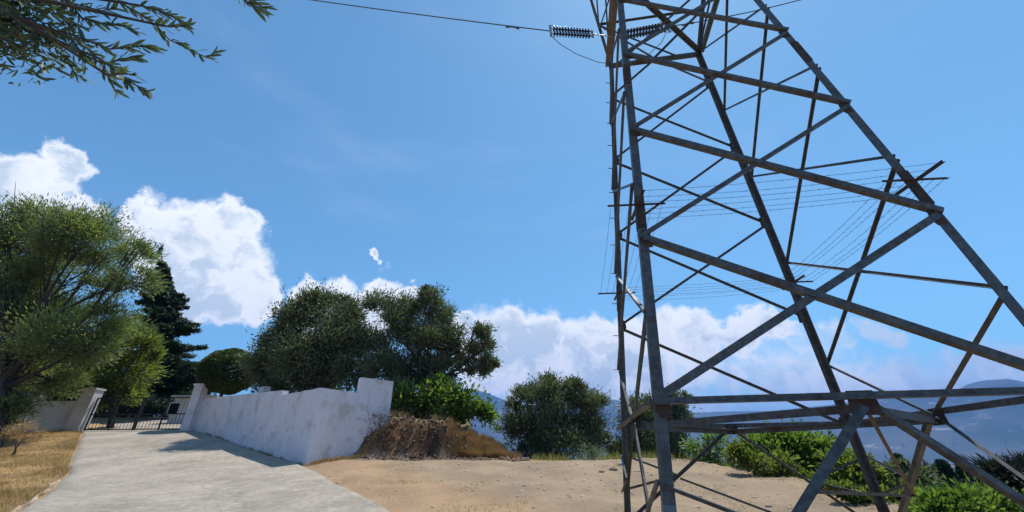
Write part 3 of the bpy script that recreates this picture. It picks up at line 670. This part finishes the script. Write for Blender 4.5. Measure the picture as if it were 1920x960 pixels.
# lower lime-green tree over the grey wall
Y = 27.0
bl = [pblob(*a[:3], Y, a[3]) for a in ((250,740,24,.6),(215,745,22,1),(180,745,24,1),(225,625,34,0),(268,645,28,-.5),(200,650,40,.5),(160,690,38,0),(240,690,42,1),(110,700,34,0),(185,720,30,-.5),(290,665,18,0))]
tree('tamarisk_tree', 'lower lime-green bushy tree rising over the low grey wall', 'tree', G_(215, 780, Y), bl, 5000, .28, .085, ML_lime, 5, .18, M_barkd, up=.4, spread=.32)
Y = 39.0
bl = [pblob(*a[:3], Y, a[3]) for a in ((130,730,44,0),(190,735,42,0),(60,725,44,0),(250,735,42,.5),(300,728,40,1),(350,728,38,1),(10,735,50,0),(375,715,24,0),(225,755,28,0),(165,760,30,0))]
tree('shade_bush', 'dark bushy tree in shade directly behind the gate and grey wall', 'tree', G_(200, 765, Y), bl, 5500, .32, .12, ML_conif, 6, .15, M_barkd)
Y = 43.0
bl = [pblob(*a[:3], Y, a[3]) for a in ((90,766,26,0),(140,772,24,0),(165,774,22,0),(190,770,24,0),(212,774,22,0),(235,772,22,0),(262,772,22,0),(285,770,24,0),(310,772,22,0),(330,770,24,0),(375,766,26,0))]
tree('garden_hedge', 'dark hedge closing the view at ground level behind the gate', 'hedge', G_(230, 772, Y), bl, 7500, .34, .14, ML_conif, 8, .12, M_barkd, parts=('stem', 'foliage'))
# dark conifer
Y = 36.5; rng = np.random.default_rng(9); base = Vector(G_(325, 790, Y)); tp = at(302, 466, Y)
root = empty('conifer_tree', base); tag(root, 'tall dark tiered conifer with a thin spire rising behind the gate', 'tree')
mb = MB(); mb.tube([base, base.lerp(tp, .6), tp], [.32, .16, .03], 8); mb.build('trunk', M_barkd, root, True)
Pn, Dn = [], []
for i in range(230):
    f = rng.random() ** .85; z = f * .93; c = base.lerp(tp, .04 + .93 * z)
    rad = (1 - z) ** .75 * 3.9 * rng.uniform(.55, 1.2) + .15
    if z > .80: rad *= .55
    an = rng.uniform(0, 6.283); n = int(330 * rad / 1.5) + 30; tt_ = rng.random(n) ** .6
    ex = np.array([math.cos(an), math.sin(an), 0]); sd = np.array([-ex[1], ex[0], 0])
    P = np.array(c)[None] + ex[None] * (tt_ * rad)[:, None] + sd[None] * (rng.normal(size=n) * .22 * (1.1 - tt_ * .6) * rad ** .6)[:, None]
    P[:, 2] += -.10 * tt_ * rad + rng.normal(size=n) * .09 + .10 * tt_ ** 3 * rad; Pn.append(P)
    d = ex[None] + rng.normal(size=(n, 3)) * .6; Dn.append(d)
P = np.concatenate(Pn); D = np.concatenate(Dn)
P2 = np.array(tp)[None] + rng.normal(size=(160, 3)) * np.array([.10, .10, .38]) + np.array([0, 0, -.25]); P = np.concatenate([P, P2]); D = np.concatenate([D, rng.normal(size=(160, 3)) + np.array([0, 0, 1])])
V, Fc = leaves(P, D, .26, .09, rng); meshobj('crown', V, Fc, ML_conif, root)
# clipped round shrub on the terrace
Y = 25.6; c = at(429, 696, Y); r = 49 * (c - EYE).dot(Fw) / F_PX; rng = np.random.default_rng(12); base = (c.x, c.y, H(c.x, c.y))
root = empty('round_shrub', base); tag(root, 'clipped round dark shrub on the terrace above the stepped wall', 'shrub')
mb = MB(); mb.tube([Vector(base) - Vector((0, 0, .3)), c], [.12, .08], 7); mb.build('stem', M_barkd, root)
n = 30000; q = rng.normal(size=(n, 3)); q /= np.linalg.norm(q, axis=1, keepdims=True); q[:, 2] *= .82
P = np.array(c) + q * r * (1 - np.abs(rng.normal(size=n)) * .09 + .04 * np.sin(q[:, 0] * 9) * np.cos(q[:, 2] * 8))[:, None]
V, Fc = leaves(P, q + rng.normal(size=(n, 3)) * .6 + np.array([0, 0, .3]), .15, .06, rng); meshobj('foliage', V, Fc, leafmat('clipped_foliage', (.035, .055, .018), (.09, .12, .04), .3), root)
# olives on the terrace
Y = 21.5
bl = [pblob(*a[:3], Y, a[3], rz=.9) for a in ((520,640,40,0),(560,600,42,0),(600,575,36,.5),(640,590,38,0),(500,680,40,.5),(560,670,52,-.5),(620,650,52,0),(660,640,40,.5),(530,710,48,1),(600,715,46,.5),(660,700,42,0),(590,560,18,0),(640,565,20,1))]
tree('olive_tree', 'broad dark olive tree crowding the terrace right of the round shrub', 'tree', G_(590, 740, Y), bl, 7500, .18, .065, ML_olive, 21, .28, up=.25, spread=.25, sub=24)
Y = 21.0
bl = [pblob(*a[:3], Y, a[3], rz=.9) for a in ((715,575,30,0),(760,580,34,.4),(805,565,28,0),(820,600,34,.4),(740,620,42,0),(700,640,36,.5),(790,640,44,-.4),(840,640,34,0),(720,690,42,0),(780,700,44,.5),(830,690,36,0),(900,625,24,-.3),(905,655,24,0),(890,690,26,.2),(925,685,15,-.3),(870,660,24,.3),(800,545,14,0))]
tree('olive_tree', 'tall open olive tree with ragged top above the bright green shrub', 'tree', G_(795, 760, Y), bl, 6500, .18, .06, ML_olive, 22, .25, up=.25, spread=.24, sub=20)
Y = 19.6
bl = [pblob(*a[:3], Y, a[3]) for a in ((770,755,38,0),(820,750,40,0),(870,755,36,.2),(850,785,34,-.1),(905,775,22,0),(800,785,26,.2),(740,765,26,.5),(830,725,24,.3))]
tree('leafy_shrub', 'bright green leafy shrub on top of the brown earth bank', 'shrub', G_(830, 800, Y), bl, 3500, .22, .11, ML_fresh, 23, .08, parts=('stem', 'foliage'), up=.2)
bl = [pblob(*a[:3], 20.2, 0) for a in ((720,745,30),(700,770,20),(745,735,28),(770,780,24))]
tree('shade_shrub', 'dark low shrub squeezed between the raised wall end and the bright shrub', 'shrub', G_(735, 790, 20.2), bl, 4500, .18, .07, ML_olive, 24, .07, parts=('stem', 'foliage'))
bl = [pblob(*a[:3], 20.0, 0) for a in ((935,800,20),(960,830,22),(975,855,18),(1000,862,14))]
tree('leafy_shrub', 'small yellow-green shrub right of the golden grass mound', 'shrub', G_(965, 868, 20.0), bl, 1100, .14, .05, ML_fresh, 25, .05, parts=('stem', 'foliage'))
# olives beyond the lot
Y = 20.0
bl = [pblob(*a[:3], Y, a[3], rz=.95) for a in ((985,745,30,0),(1030,735,34,.3),(1080,740,34,0),(1115,765,32,0),(975,790,34,0),(1040,785,44,0),(1095,800,42,.4),(1000,830,40,0),(1060,840,44,-.2),(1120,830,28,.3),(1035,715,16,0),(1075,722,16,0),(962,760,16,0))]
tree('olive_tree', 'grey-green olive tree at the far edge of the lot left of the tower', 'tree', G_(1015, 875, Y), bl, 6500, .16, .05, ML_olive, 31, .17, up=.35, spread=.25, sub=20)
Y = 20.5
bl = [pblob(*a[:3], Y, a[3], rz=.95) for a in ((1190,780,34,0),(1225,765,30,0),(1265,770,30,.3),(1200,830,42,0),(1250,820,42,.2),(1275,855,30,0),(1170,850,34,0),(1262,738,18,0),(1285,745,12,0),(1225,850,40,.3))]
tree('olive_tree', 'dark olive tree seen behind the near left leg of the tower', 'tree', G_(1225, 875, Y), bl, 6500, .16, .055, ML_olive, 32, .17, up=.35, spread=.25, sub=20)
bl = [pblob(1112, 846, 20, 17.6), pblob(1128, 862, 14, 17.6), pblob(1105, 866, 14, 17.5)]
tree('silver_shrub', 'pale silvery rounded shrub at the foot of the olives by the lot edge', 'shrub', G_(1115, 877, 17.5), bl, 2200, .09, .02, ML_silver, 33, .03, parts=('stem', 'foliage'), wob=.1)
# shrubs along the right edge of the lot, seen through the tower
def shrub(pts, Y, label, lm, seed, per=1500, L=.16, Wd=.06, name='leafy_shrub', bpx=None):
    bl = [pblob(a[0], a[1], a[2], Y, a[3] if len(a) > 3 else 0) for a in pts]; b0 = bpx or (sum(a[0] for a in pts) / len(pts), max(a[1] for a in pts))
    return tree(name, label, 'shrub', G_(b0[0], b0[1], Y), bl, int(per * 2.6), L * 1.1, Wd * 1.15, lm, seed, .05, parts=('stem', 'foliage'), wob=.15, fork=.3, spread=.40, sub=22, shell=1.0, up=.12)
shrub(((1310,835,18),(1345,830,22),(1330,865,22),(1360,880,20),(1345,812,14)), 16.0, 'loose yellow-green shrub just right of the near left tower leg', ML_fresh, 41, 800, .15, .05)
shrub(((1385,860,20),(1400,885,26),(1430,895,24),(1370,890,18),(1455,888,20)), 14.8, 'low silvery green scrub between two brighter shrubs at the lot edge', ML_silver, 42, 900, .10, .025, 'scrub_bush')
shrub(((1430,838,26),(1480,835,30),(1520,845,32),(1470,870,34),(1525,885,32),(1550,865,26),(1440,860,20),(1500,910,26)), 14.0, 'dense fresh green shrub in the middle of the lot edge', ML_fresh, 43, 2400, .15, .065)
shrub(((1590,880,28),(1620,900,32),(1600,930,34),(1650,925,30),(1570,910,22),(1660,950,28)), 10.6, 'lime-green shrub framed inside the V of the tower struts', ML_lime, 44, 2400, .12, .055)
shrub(((1690,890,20),(1720,905,22),(1690,930,30),(1730,940,26),(1700,872,10),(1745,890,12)), 10.2, 'darker green shrub with pointed shoots right of the lime shrub', ML_olive, 45, 1500, .16, .04)
shrub(((1410,868,18),(1450,885,20),(1500,900,18),(1380,850,16),(1475,870,20)), 13.0, 'yellow-green leafy weeds standing in front of the dense fresh shrub', ML_lime, 53, 2400, .12, .05)
shrub(((1585,925,14),(1620,932,16),(1655,935,16),(1690,938,18),(1720,935,16),(1560,915,10)), 9.4, 'low yellow-green weeds-and-shrub strip below the lime shrub', ML_lime, 49, 3200, .09, .04)
shrub(((1770,948,22),(1800,955,28),(1850,958,30),(1780,978,34),(1840,990,36),(1890,975,32),(1740,975,22),(1900,985,40),(1830,1000,40)), 8.4, 'fresh green shrub in the lower right corner', ML_fresh, 46, 3800, .10, .05)
shrub(((1880,890,26),(1910,900,30),(1895,925,26),(1925,880,24),(1860,905,16),(1930,940,30)), 9.4, 'blackish spiky shrub at the right edge above the green one', ML_dark, 47, 1100, .22, .03, 'spiky_shrub')
for i, (px, py, pb, Y, w, lab) in enumerate(((1683,858,905,30,9,'left'),(1765,868,910,33,12,'middle'),(1800,874,905,36,8,'right'))):
    tpp = at(px, py, Y); bp = at(px, pb, Y); rng = np.random.default_rng(60 + i); root = empty('cypress_tree', (bp.x, bp.y, bp.z - 3)); tag(root, ['broad dark cypress below the lot, leftmost of three', 'tallest dark cypress of the three below the lot', 'slimmest dark cypress, rightmost of three below the lot'][i], 'tree', 'cypresses below the lot')
    mb = MB(); mb.tube([(bp.x, bp.y, H(bp.x, bp.y) - .5), tpp], [.25, .04], 6); mb.build('trunk', M_barkd, root)
    n = 7000; f = rng.random(n) ** .7; rad = (w * Y / 700) * (1.25 - f) * 1.3; an = rng.uniform(0, 6.28, n); rr_ = rad * rng.random(n) ** .4
    hgt = (tpp.z - bp.z) * 1.8; P = np.stack([tpp.x + np.cos(an) * rr_, tpp.y + np.sin(an) * rr_, tpp.z - hgt * (1 - f)], 1); D = rng.normal(size=(n, 3)) * .5 + np.array([0, 0, 1])
    V, Fc = leaves(P, D, .5, .2, rng); meshobj('crown', V, Fc, ML_conif, root)
shrub(((25,812,16),(60,815,14),(45,800,14)), 17.5, 'dry straw-coloured weeds under the feathery tree', ML_dryg, 51, 1500, .16, .014, 'dry_weeds')
# dried brown scrub hanging on the bank
for i, (pts, Y, lab) in enumerate((
    (((705,790,24),(700,825,22),(725,800,26),(690,850,14),(720,845,18)), 17.0, 'dried brown scrub against the end of the white wall'),
    (((760,800,26),(750,835,26),(790,805,28),(780,840,28),(765,860,16)), 17.3, 'dried brown scrub in the middle of the earth bank'),
    (((820,820,28),(830,850,26),(850,840,22),(800,855,22),(860,860,14)), 17.4, 'darkest dried scrub at the right end of the earth bank'))):
    shrub(pts, Y, lab, ML_dry, 70 + i, 480, .15, .02, 'dry_scrub')
def blades(name, P, Hh, Wd, lm, rng, lean=.35):
    n = len(P); an = rng.uniform(0, 6.28, n); s = np.stack([np.cos(an), np.sin(an), np.zeros(n)], 1) * (Wd * rng.uniform(.6, 1.4, n))[:, None]
    h = (Hh * rng.uniform(.4, 1.3, n)); tip = P + np.stack([rng.normal(size=n) * lean * h, rng.normal(size=n) * lean * h, h], 1)
    V = np.stack([P - s / 2, P + s / 2, tip], 1).reshape(-1, 3); o = meshobj(name, V, np.arange(3 * n).reshape(n, 3), lm); tag(o, kind='stuff'); return o
def scatter(n, x0, x1, y0, y1, test, rng):
    x = rng.uniform(x0, x1, n); y = rng.uniform(y0, y1, n); k = test(x, y); x, y = x[k], y[k]; return np.stack([x, y, height(x, y) - .01], 1)
rng = np.random.default_rng(80)
P = scatter(420000, -30, -8, 7, 25, lambda x, y: (x < redgeL(y) - .02) & (x > redgeL(y) - 7.5) & (fbm(x, y, 1.6, 3) > -.7), rng)
o = blades('dry_grass', P, .05 + .20 * np.clip(fbm(P[:, 0], P[:, 1], 1.3, 4) + .25, 0, 1), .014, ML_dryg, rng, .6); tag(o, 'golden dry grass covering the verge left of the drive', 'grass')
# golden grass mound right of the bank
c0 = at(908, 845, 17.9); n = 46000; q = np.clip(rng.normal(size=(n, 2)), -1.5, 2.6) * np.array([.55, .45]); q = q[fbm(q[:, 0] * 3 + 5, q[:, 1] * 3, 1.1, 3) > -.12]; n = len(q); x = c0.x + q[:, 0]; y = c0.y + .25 + q[:, 1]
x = np.concatenate([x, rng.uniform(-2.7, .9, 60000)]); y = np.concatenate([y, rng.uniform(17.3, 23, 60000)]); k_ = base_h(x, y)[1] > .12; x, y = x[k_ | (np.arange(len(x)) < n)], y[k_ | (np.arange(len(y)) < n)]
P = np.stack([x, y, height(x, y)], 1); o = blades('dry_grass_mound', P, .24, .016, leafmat('orange_dry_grass', (.26, .14, .06), (.50, .31, .15), .12), rng, .35); tag(o, 'thick golden mound of dry grass at the right end of the bank', 'grass')
P = scatter(60000, -6, 1.5, 16.8, 21, lambda x, y: (fbm(x, y, .8, 3) > .16) & (y > 18.0) & (x < -2.6), rng); o = blades('bank_grass', P, .25, .015, ML_dryg, rng, .5); tag(o, 'thin dry grass on the crest of the earth bank', 'grass')
P = scatter(56000, .7, 15, 8, 20, lambda x, y: (np.abs(y - np.interp(x, [2.5, 5, 6.6, 7.6, 8.4, 9.2, 11, 14], [17.4, 16.0, 14.6, 12.8, 11, 9.6, 7, 4]) - .4) < .9) & (fbm(x, y, .7, 3) > -.02), rng)
o = blades('edge_weeds', P, .28, .02, leafmat('weed_green', (.12, .14, .05), (.30, .25, .11), .4), rng, .5); tag(o, 'mixed green and straw weeds along the far edge of the lot', 'weeds')
P = scatter(26000, -7, 13, 6, 17, lambda x, y: (x > redgeR(y) + .2) & (fbm(x, y, 1.1, 3) > .22), rng)
o = blades('sparse_weeds', P, .07, .014, leafmat('weed_straw', (.22, .19, .08), (.36, .28, .13), .3), rng, .8); tag(o, 'sparse flattened weeds scattered on the bare dirt lot', 'weeds')
# weeds along the foot of the walls
tt_ = rng.random(9000); x = CX + (GX - CX) * tt_; y = CYw + (GY - CYw) * tt_; nrm = np.array([-(GY - CYw), (GX - CX)]); nrm = nrm / np.linalg.norm(nrm); o_ = np.abs(rng.normal(size=9000)) * .04 + .01
k_ = (fbm(x, y, .8, 3) > .12) & (rng.random(9000) < .4); x = (x + nrm[0] * o_)[k_]; y = (y + nrm[1] * o_)[k_]
t2 = rng.random(5000); x2 = CX + 2.1 * t2 + .05 + np.abs(rng.normal(size=5000)) * .1; y2 = CYw + 2.15 * t2 - .05 - np.abs(rng.normal(size=5000)) * .1; x = np.concatenate([x, x2]); y = np.concatenate([y, y2])
P = np.stack([x, y, height(x, y) + .02], 1); P = P[rng.random(len(P)) < .45]; o = blades('wall_foot_weeds', P, .10, .014, ML_dryg, rng, .5); tag(o, 'dry straw weeds along the foot of the white wall', 'weeds')
# clods and stones crumbling out of the cut bank
Vs, Fs = [], []; o8 = np.array([(1, 0, 0), (0, 1, 0), (-1, 0, 0), (0, -1, 0), (0, 0, 1), (0, 0, -1)], float); f8 = np.array([(0, 1, 4), (1, 2, 4), (2, 3, 4), (3, 0, 4), (1, 0, 5), (2, 1, 5), (3, 2, 5), (0, 3, 5)])
xx = rng.uniform(-6.3, .6, 1700); yy = 16.8 + .05 * (xx + 6) + rng.uniform(-.6, 1.2, 1700)
for i in range(1700):
    p = np.array([xx[i], yy[i], H(xx[i], yy[i])]); s_ = .015 + .09 * rng.random() ** 4; Vs.append(p + o8 * s_ * rng.uniform(.5, 1.5, (6, 1))); Fs.append(f8 + 6 * i)
o = meshobj('earth_clods', np.concatenate(Vs), np.concatenate(Fs), plain('clod_earth', (.075, .045, .032), .95, 0, .4, 2.5, col2=(.20, .115, .07))); tag(o, 'broken earth clods and stones crumbling from the brown bank', 'earth clods', kind='stuff')
# stones on the lot
rng = np.random.default_rng(90); Vs, Fs = [], []
oct_v = np.array([(1, 0, 0), (0, 1, 0), (-1, 0, 0), (0, -1, 0), (0, 0, 1), (0, 0, -1)], float); oct_f = np.array([(0, 1, 4), (1, 2, 4), (2, 3, 4), (3, 0, 4), (1, 0, 5), (2, 1, 5), (3, 2, 5), (0, 3, 5)])
Ps = scatter(7000, -8, 13, 5, 17.5, lambda x, y: x > redgeR(y) + .05, rng)
for i, p in enumerate(Ps):
    s_ = .012 + .05 * rng.random() ** 4; Vs.append(p + oct_v * s_ * rng.uniform(.6, 1.4, (6, 1)) * np.array([1.2, 1, .7])); Fs.append(oct_f + 6 * i)
o = meshobj('pebbles', np.concatenate(Vs), np.concatenate(Fs), plain('stone', (.34, .27, .20), .9, 0, .4, 9)); tag(o, 'loose pebbles scattered over the dirt lot', 'pebbles', kind='stuff')
for i, (px, py, s_) in enumerate(((1150, 878, .11), (1128, 882, .08), (1168, 868, .13))):
    p = gpt(px, py + 4); rg = np.random.default_rng(i); import bmesh
    bm = bmesh.new(); bmesh.ops.create_icosphere(bm, subdivisions=2, radius=s_)
    for v in bm.verts: v.co = Vector((v.co.x * 1.3, v.co.y, v.co.z * .7)) * (1 + .25 * float(fbm(np.array([v.co.x * 9 + i]), np.array([v.co.z * 9 + v.co.y * 7]), 1.0, 2)[0])) + p
    me = bpy.data.meshes.new('rock'); bm.to_mesh(me); bm.free(); me.materials.append(M_footing if i == 2 else M_tan); o = bpy.data.objects.new('rock', me); C.objects.link(o)
    tag(o, ['brown rock at the lot edge, middle of three by the far tower leg', 'small brown rock at the lot edge, leftmost of three', 'pale rock at the lot edge, rightmost of three'][i], 'rock', 'rocks at the lot edge')

# overhanging olive tree: trunk off to the left of the camera, its branch in the top left corner
rng = np.random.default_rng(101); bx, by = -5.2, 2.2; base = Vector((bx, by, H(bx, by)))
root = empty('overhanging_olive', base); tag(root, 'near olive branch with narrow leaves hanging into the top left corner', 'tree')
T = 2.3; tw = []
def tp_(pts, t=T): return [att(p[0], p[1], t + (p[2] if len(p) > 2 else 0)) for p in pts]
main = tp_([(-420, -120, .6), (-200, -60, .3), (-60, -30), (0, 0)])
TW = [[(-60,-20),(20,25),(80,52),(140,72),(185,110),(200,140),(218,172)],[(80,52),(120,60),(160,75),(205,92),(250,88),(285,86)],[(185,110),(215,130),(245,155),(280,172)],
      [(90,-40),(130,5),(155,35),(190,45),(225,45),(250,60)],[(180,-50),(225,5),(262,25),(290,45),(318,75),(350,90),(388,108),(400,100)],[(262,10),(300,20),(330,35),(352,48)],[(290,45),(318,50),(350,48)],
      [(400,-60),(440,-20),(465,5),(482,20)],[(455,-10),(480,5),(500,18)],[(60,40),(90,70),(120,110),(145,142)],[(-40,20),(0,50),(40,70),(60,85)],[(-60,40),(-10,70),(20,80)],[(-40,-30),(30,-5),(80,20),(120,30),(150,55)],
      [(-60,0),(0,30),(50,50),(90,75)],[(-80,10),(-20,35),(30,60)],[(20,-30),(70,0),(110,20),(135,50)],[(60,-30),(100,-5),(150,10),(190,20),(215,15)],[(130,70),(150,95),(160,120)],[(200,140),(230,138),(255,140)],[(195,120),(225,112),(255,105)],[(-30,-20),(10,15),(30,40),(35,70)],[(20,30),(60,60),(75,85)],[(0,5),(40,30),(90,45)],[(-20,50),(10,60),(20,92)]]
mb = MB(); mb.tube([base - Vector((0, 0, .4)), base + Vector((0, 0, .2)), base + Vector((.2, .1, 1.6)), main[0]], [.26, .2, .15, .07], 9); mb.tube(main, [.07, .045, .028, .016], 7)
hub = main[2]
Pn, Dn = [], []
for k, tl in enumerate(TW):
    dt = rng.uniform(-.35, .35); pts = [att(a, b_, T + dt) for a, b_ in tl]
    src = main[1 if k % 3 else 2]; mb.tube([src, src.lerp(pts[0], .6), pts[0]], [.016, .010, .006], 5); mb.tube(pts, [.006 * (1 - .7 * i / len(pts)) for i in range(len(pts))], 5)
    for a, b_ in zip(pts[:-1], pts[1:]):
        n = max(2, int((b_ - a).length / .012)); d = (b_ - a).normalized()
        for i in range(n):
            p = a.lerp(b_, (i + rng.random()) / n); r_ = Vector(rng.normal(size=3)); r_ = (r_ - d * r_.dot(d)).normalized()
            dd = (d * .9 + r_ * .75 + Vector((.25, 0, -.1))).normalized(); Pn.append(np.array(p + dd * .035)); Dn.append(np.array(dd))
# denser mass in the very corner
n = 1500; q = np.clip(rng.normal(size=(n, 3)), -2, 2) * np.array([.19, .2, .10]); cc = np.array(att(-5, 20, T)); Pn += list(cc + q + np.array([-.12, 0, .02])); Dn += list(rng.normal(size=(n, 3)) * .5 + np.array([.8, 0, -.3]))
mb.build('trunk', M_bark, root, True)
P = np.array(Pn); D = np.array(Dn); n = len(P); d = D / np.linalg.norm(D, axis=1, keepdims=True); r_ = rng.normal(size=(n, 3)); s = np.cross(d, r_); s /= np.linalg.norm(s, axis=1, keepdims=True)
L = rng.uniform(.06, .105, n)[:, None]; w = L * .19; upv = np.cross(s, d) * .006
V = np.stack([P - d * L / 2, P - d * L * .2 + s * w / 2 + upv, P + d * L * .25 + s * w * .42 + upv, P + d * L / 2, P + d * L * .25 - s * w * .42 + upv, P - d * L * .2 - s * w / 2 + upv], 1).reshape(-1, 3)
meshobj('foliage', V, np.arange(6 * n).reshape(n, 6), leafmat('near_olive_leaves', (.03, .055, .028), (.11, .14, .085), .25, .5), root)

# houses of the valley town
rng = np.random.default_rng(120); M_h = plain('pale_house_wall', (.62, .58, .52), .9, 0, .15, .01); M_rf = plain('terracotta_roof', (.38, .17, .10), .9, 0, .2, .05)
hv = []
for i in range(46):
    px = rng.uniform(1640, 1925); py = rng.uniform(866, 884) if i % 3 else rng.uniform(826, 862)
    a_, e_ = azel(px, py); r_ = 2600 + 1200 * rng.random() if i % 3 else 4400
    x, y = r_ * math.sin(a_), r_ * math.cos(a_); z = (-60 if i % 3 else EYE.z + e_ * r_)
    hv.append((x, y, z))
w_, d_, h_ = 16, 12, 9
mbw = MB(); mbw.box((0, 0, 0), w_, d_, 24); mbr = MB(); mbr.add([(-w_ / 2 - 1, -d_ / 2 - 1, 12.1), (w_ / 2 + 1, -d_ / 2 - 1, 12.1), (w_ / 2 + 1, d_ / 2 + 1, 12.1), (-w_ / 2 - 1, d_ / 2 + 1, 12.1), (-w_ / 2, 0, 15.5), (w_ / 2, 0, 15.5)], [(0, 1, 5, 4), (2, 3, 4, 5), (1, 2, 5), (3, 0, 4), (3, 2, 1, 0)])
h0 = None
for i, (x, y, z) in enumerate(hv):
    r_ = empty('valley_house', (0, 0, 0)); tag(r_, 'tiny pale house with a terracotta roof in the hazy valley town', 'house', 'houses of the valley town')
    if h0 is None:
        wv_ = mbw.build('wall', M_h, r_); rv_ = mbr.build('roof', M_rf, r_); h0 = (wv_, rv_)
    else:
        for s_ in h0:
            c_ = s_.copy(); C.objects.link(c_); c_.parent = r_
    r_.location = (x, y, z); r_.rotation_euler.z = rng.uniform(0, 3); k = rng.uniform(.8, 1.5) if i % 3 else .6; r_.scale = (k, k, k)

# ------------------------------------------------------------------ haze
m = bpy.data.materials.new('haze_air'); m.use_nodes = True; t = m.node_tree; t.nodes.clear()
vo = N(t, 'ShaderNodeVolumePrincipled'); vo.inputs['Color'].default_value = (.07, .31, 1, 1); vo.inputs['Density'].default_value = 0.00012; vo.inputs['Anisotropy'].default_value = 0
ou = N(t, 'ShaderNodeOutputMaterial'); link(t, vo.outputs[0], ou.inputs['Volume'])
mb = MB(); mb.box((0, 3000, 500), 34000, 24000, 1200); hz_ = mb.build('haze', m); tag(hz_, kind='stuff')
S.cycles.max_bounces = 6; S.cycles.transparent_max_bounces = 8; S.cycles.volume_bounces = 0; S.cycles.sample_clamp_indirect = 4
try: S.cycles.use_denoising = True
except Exception: pass
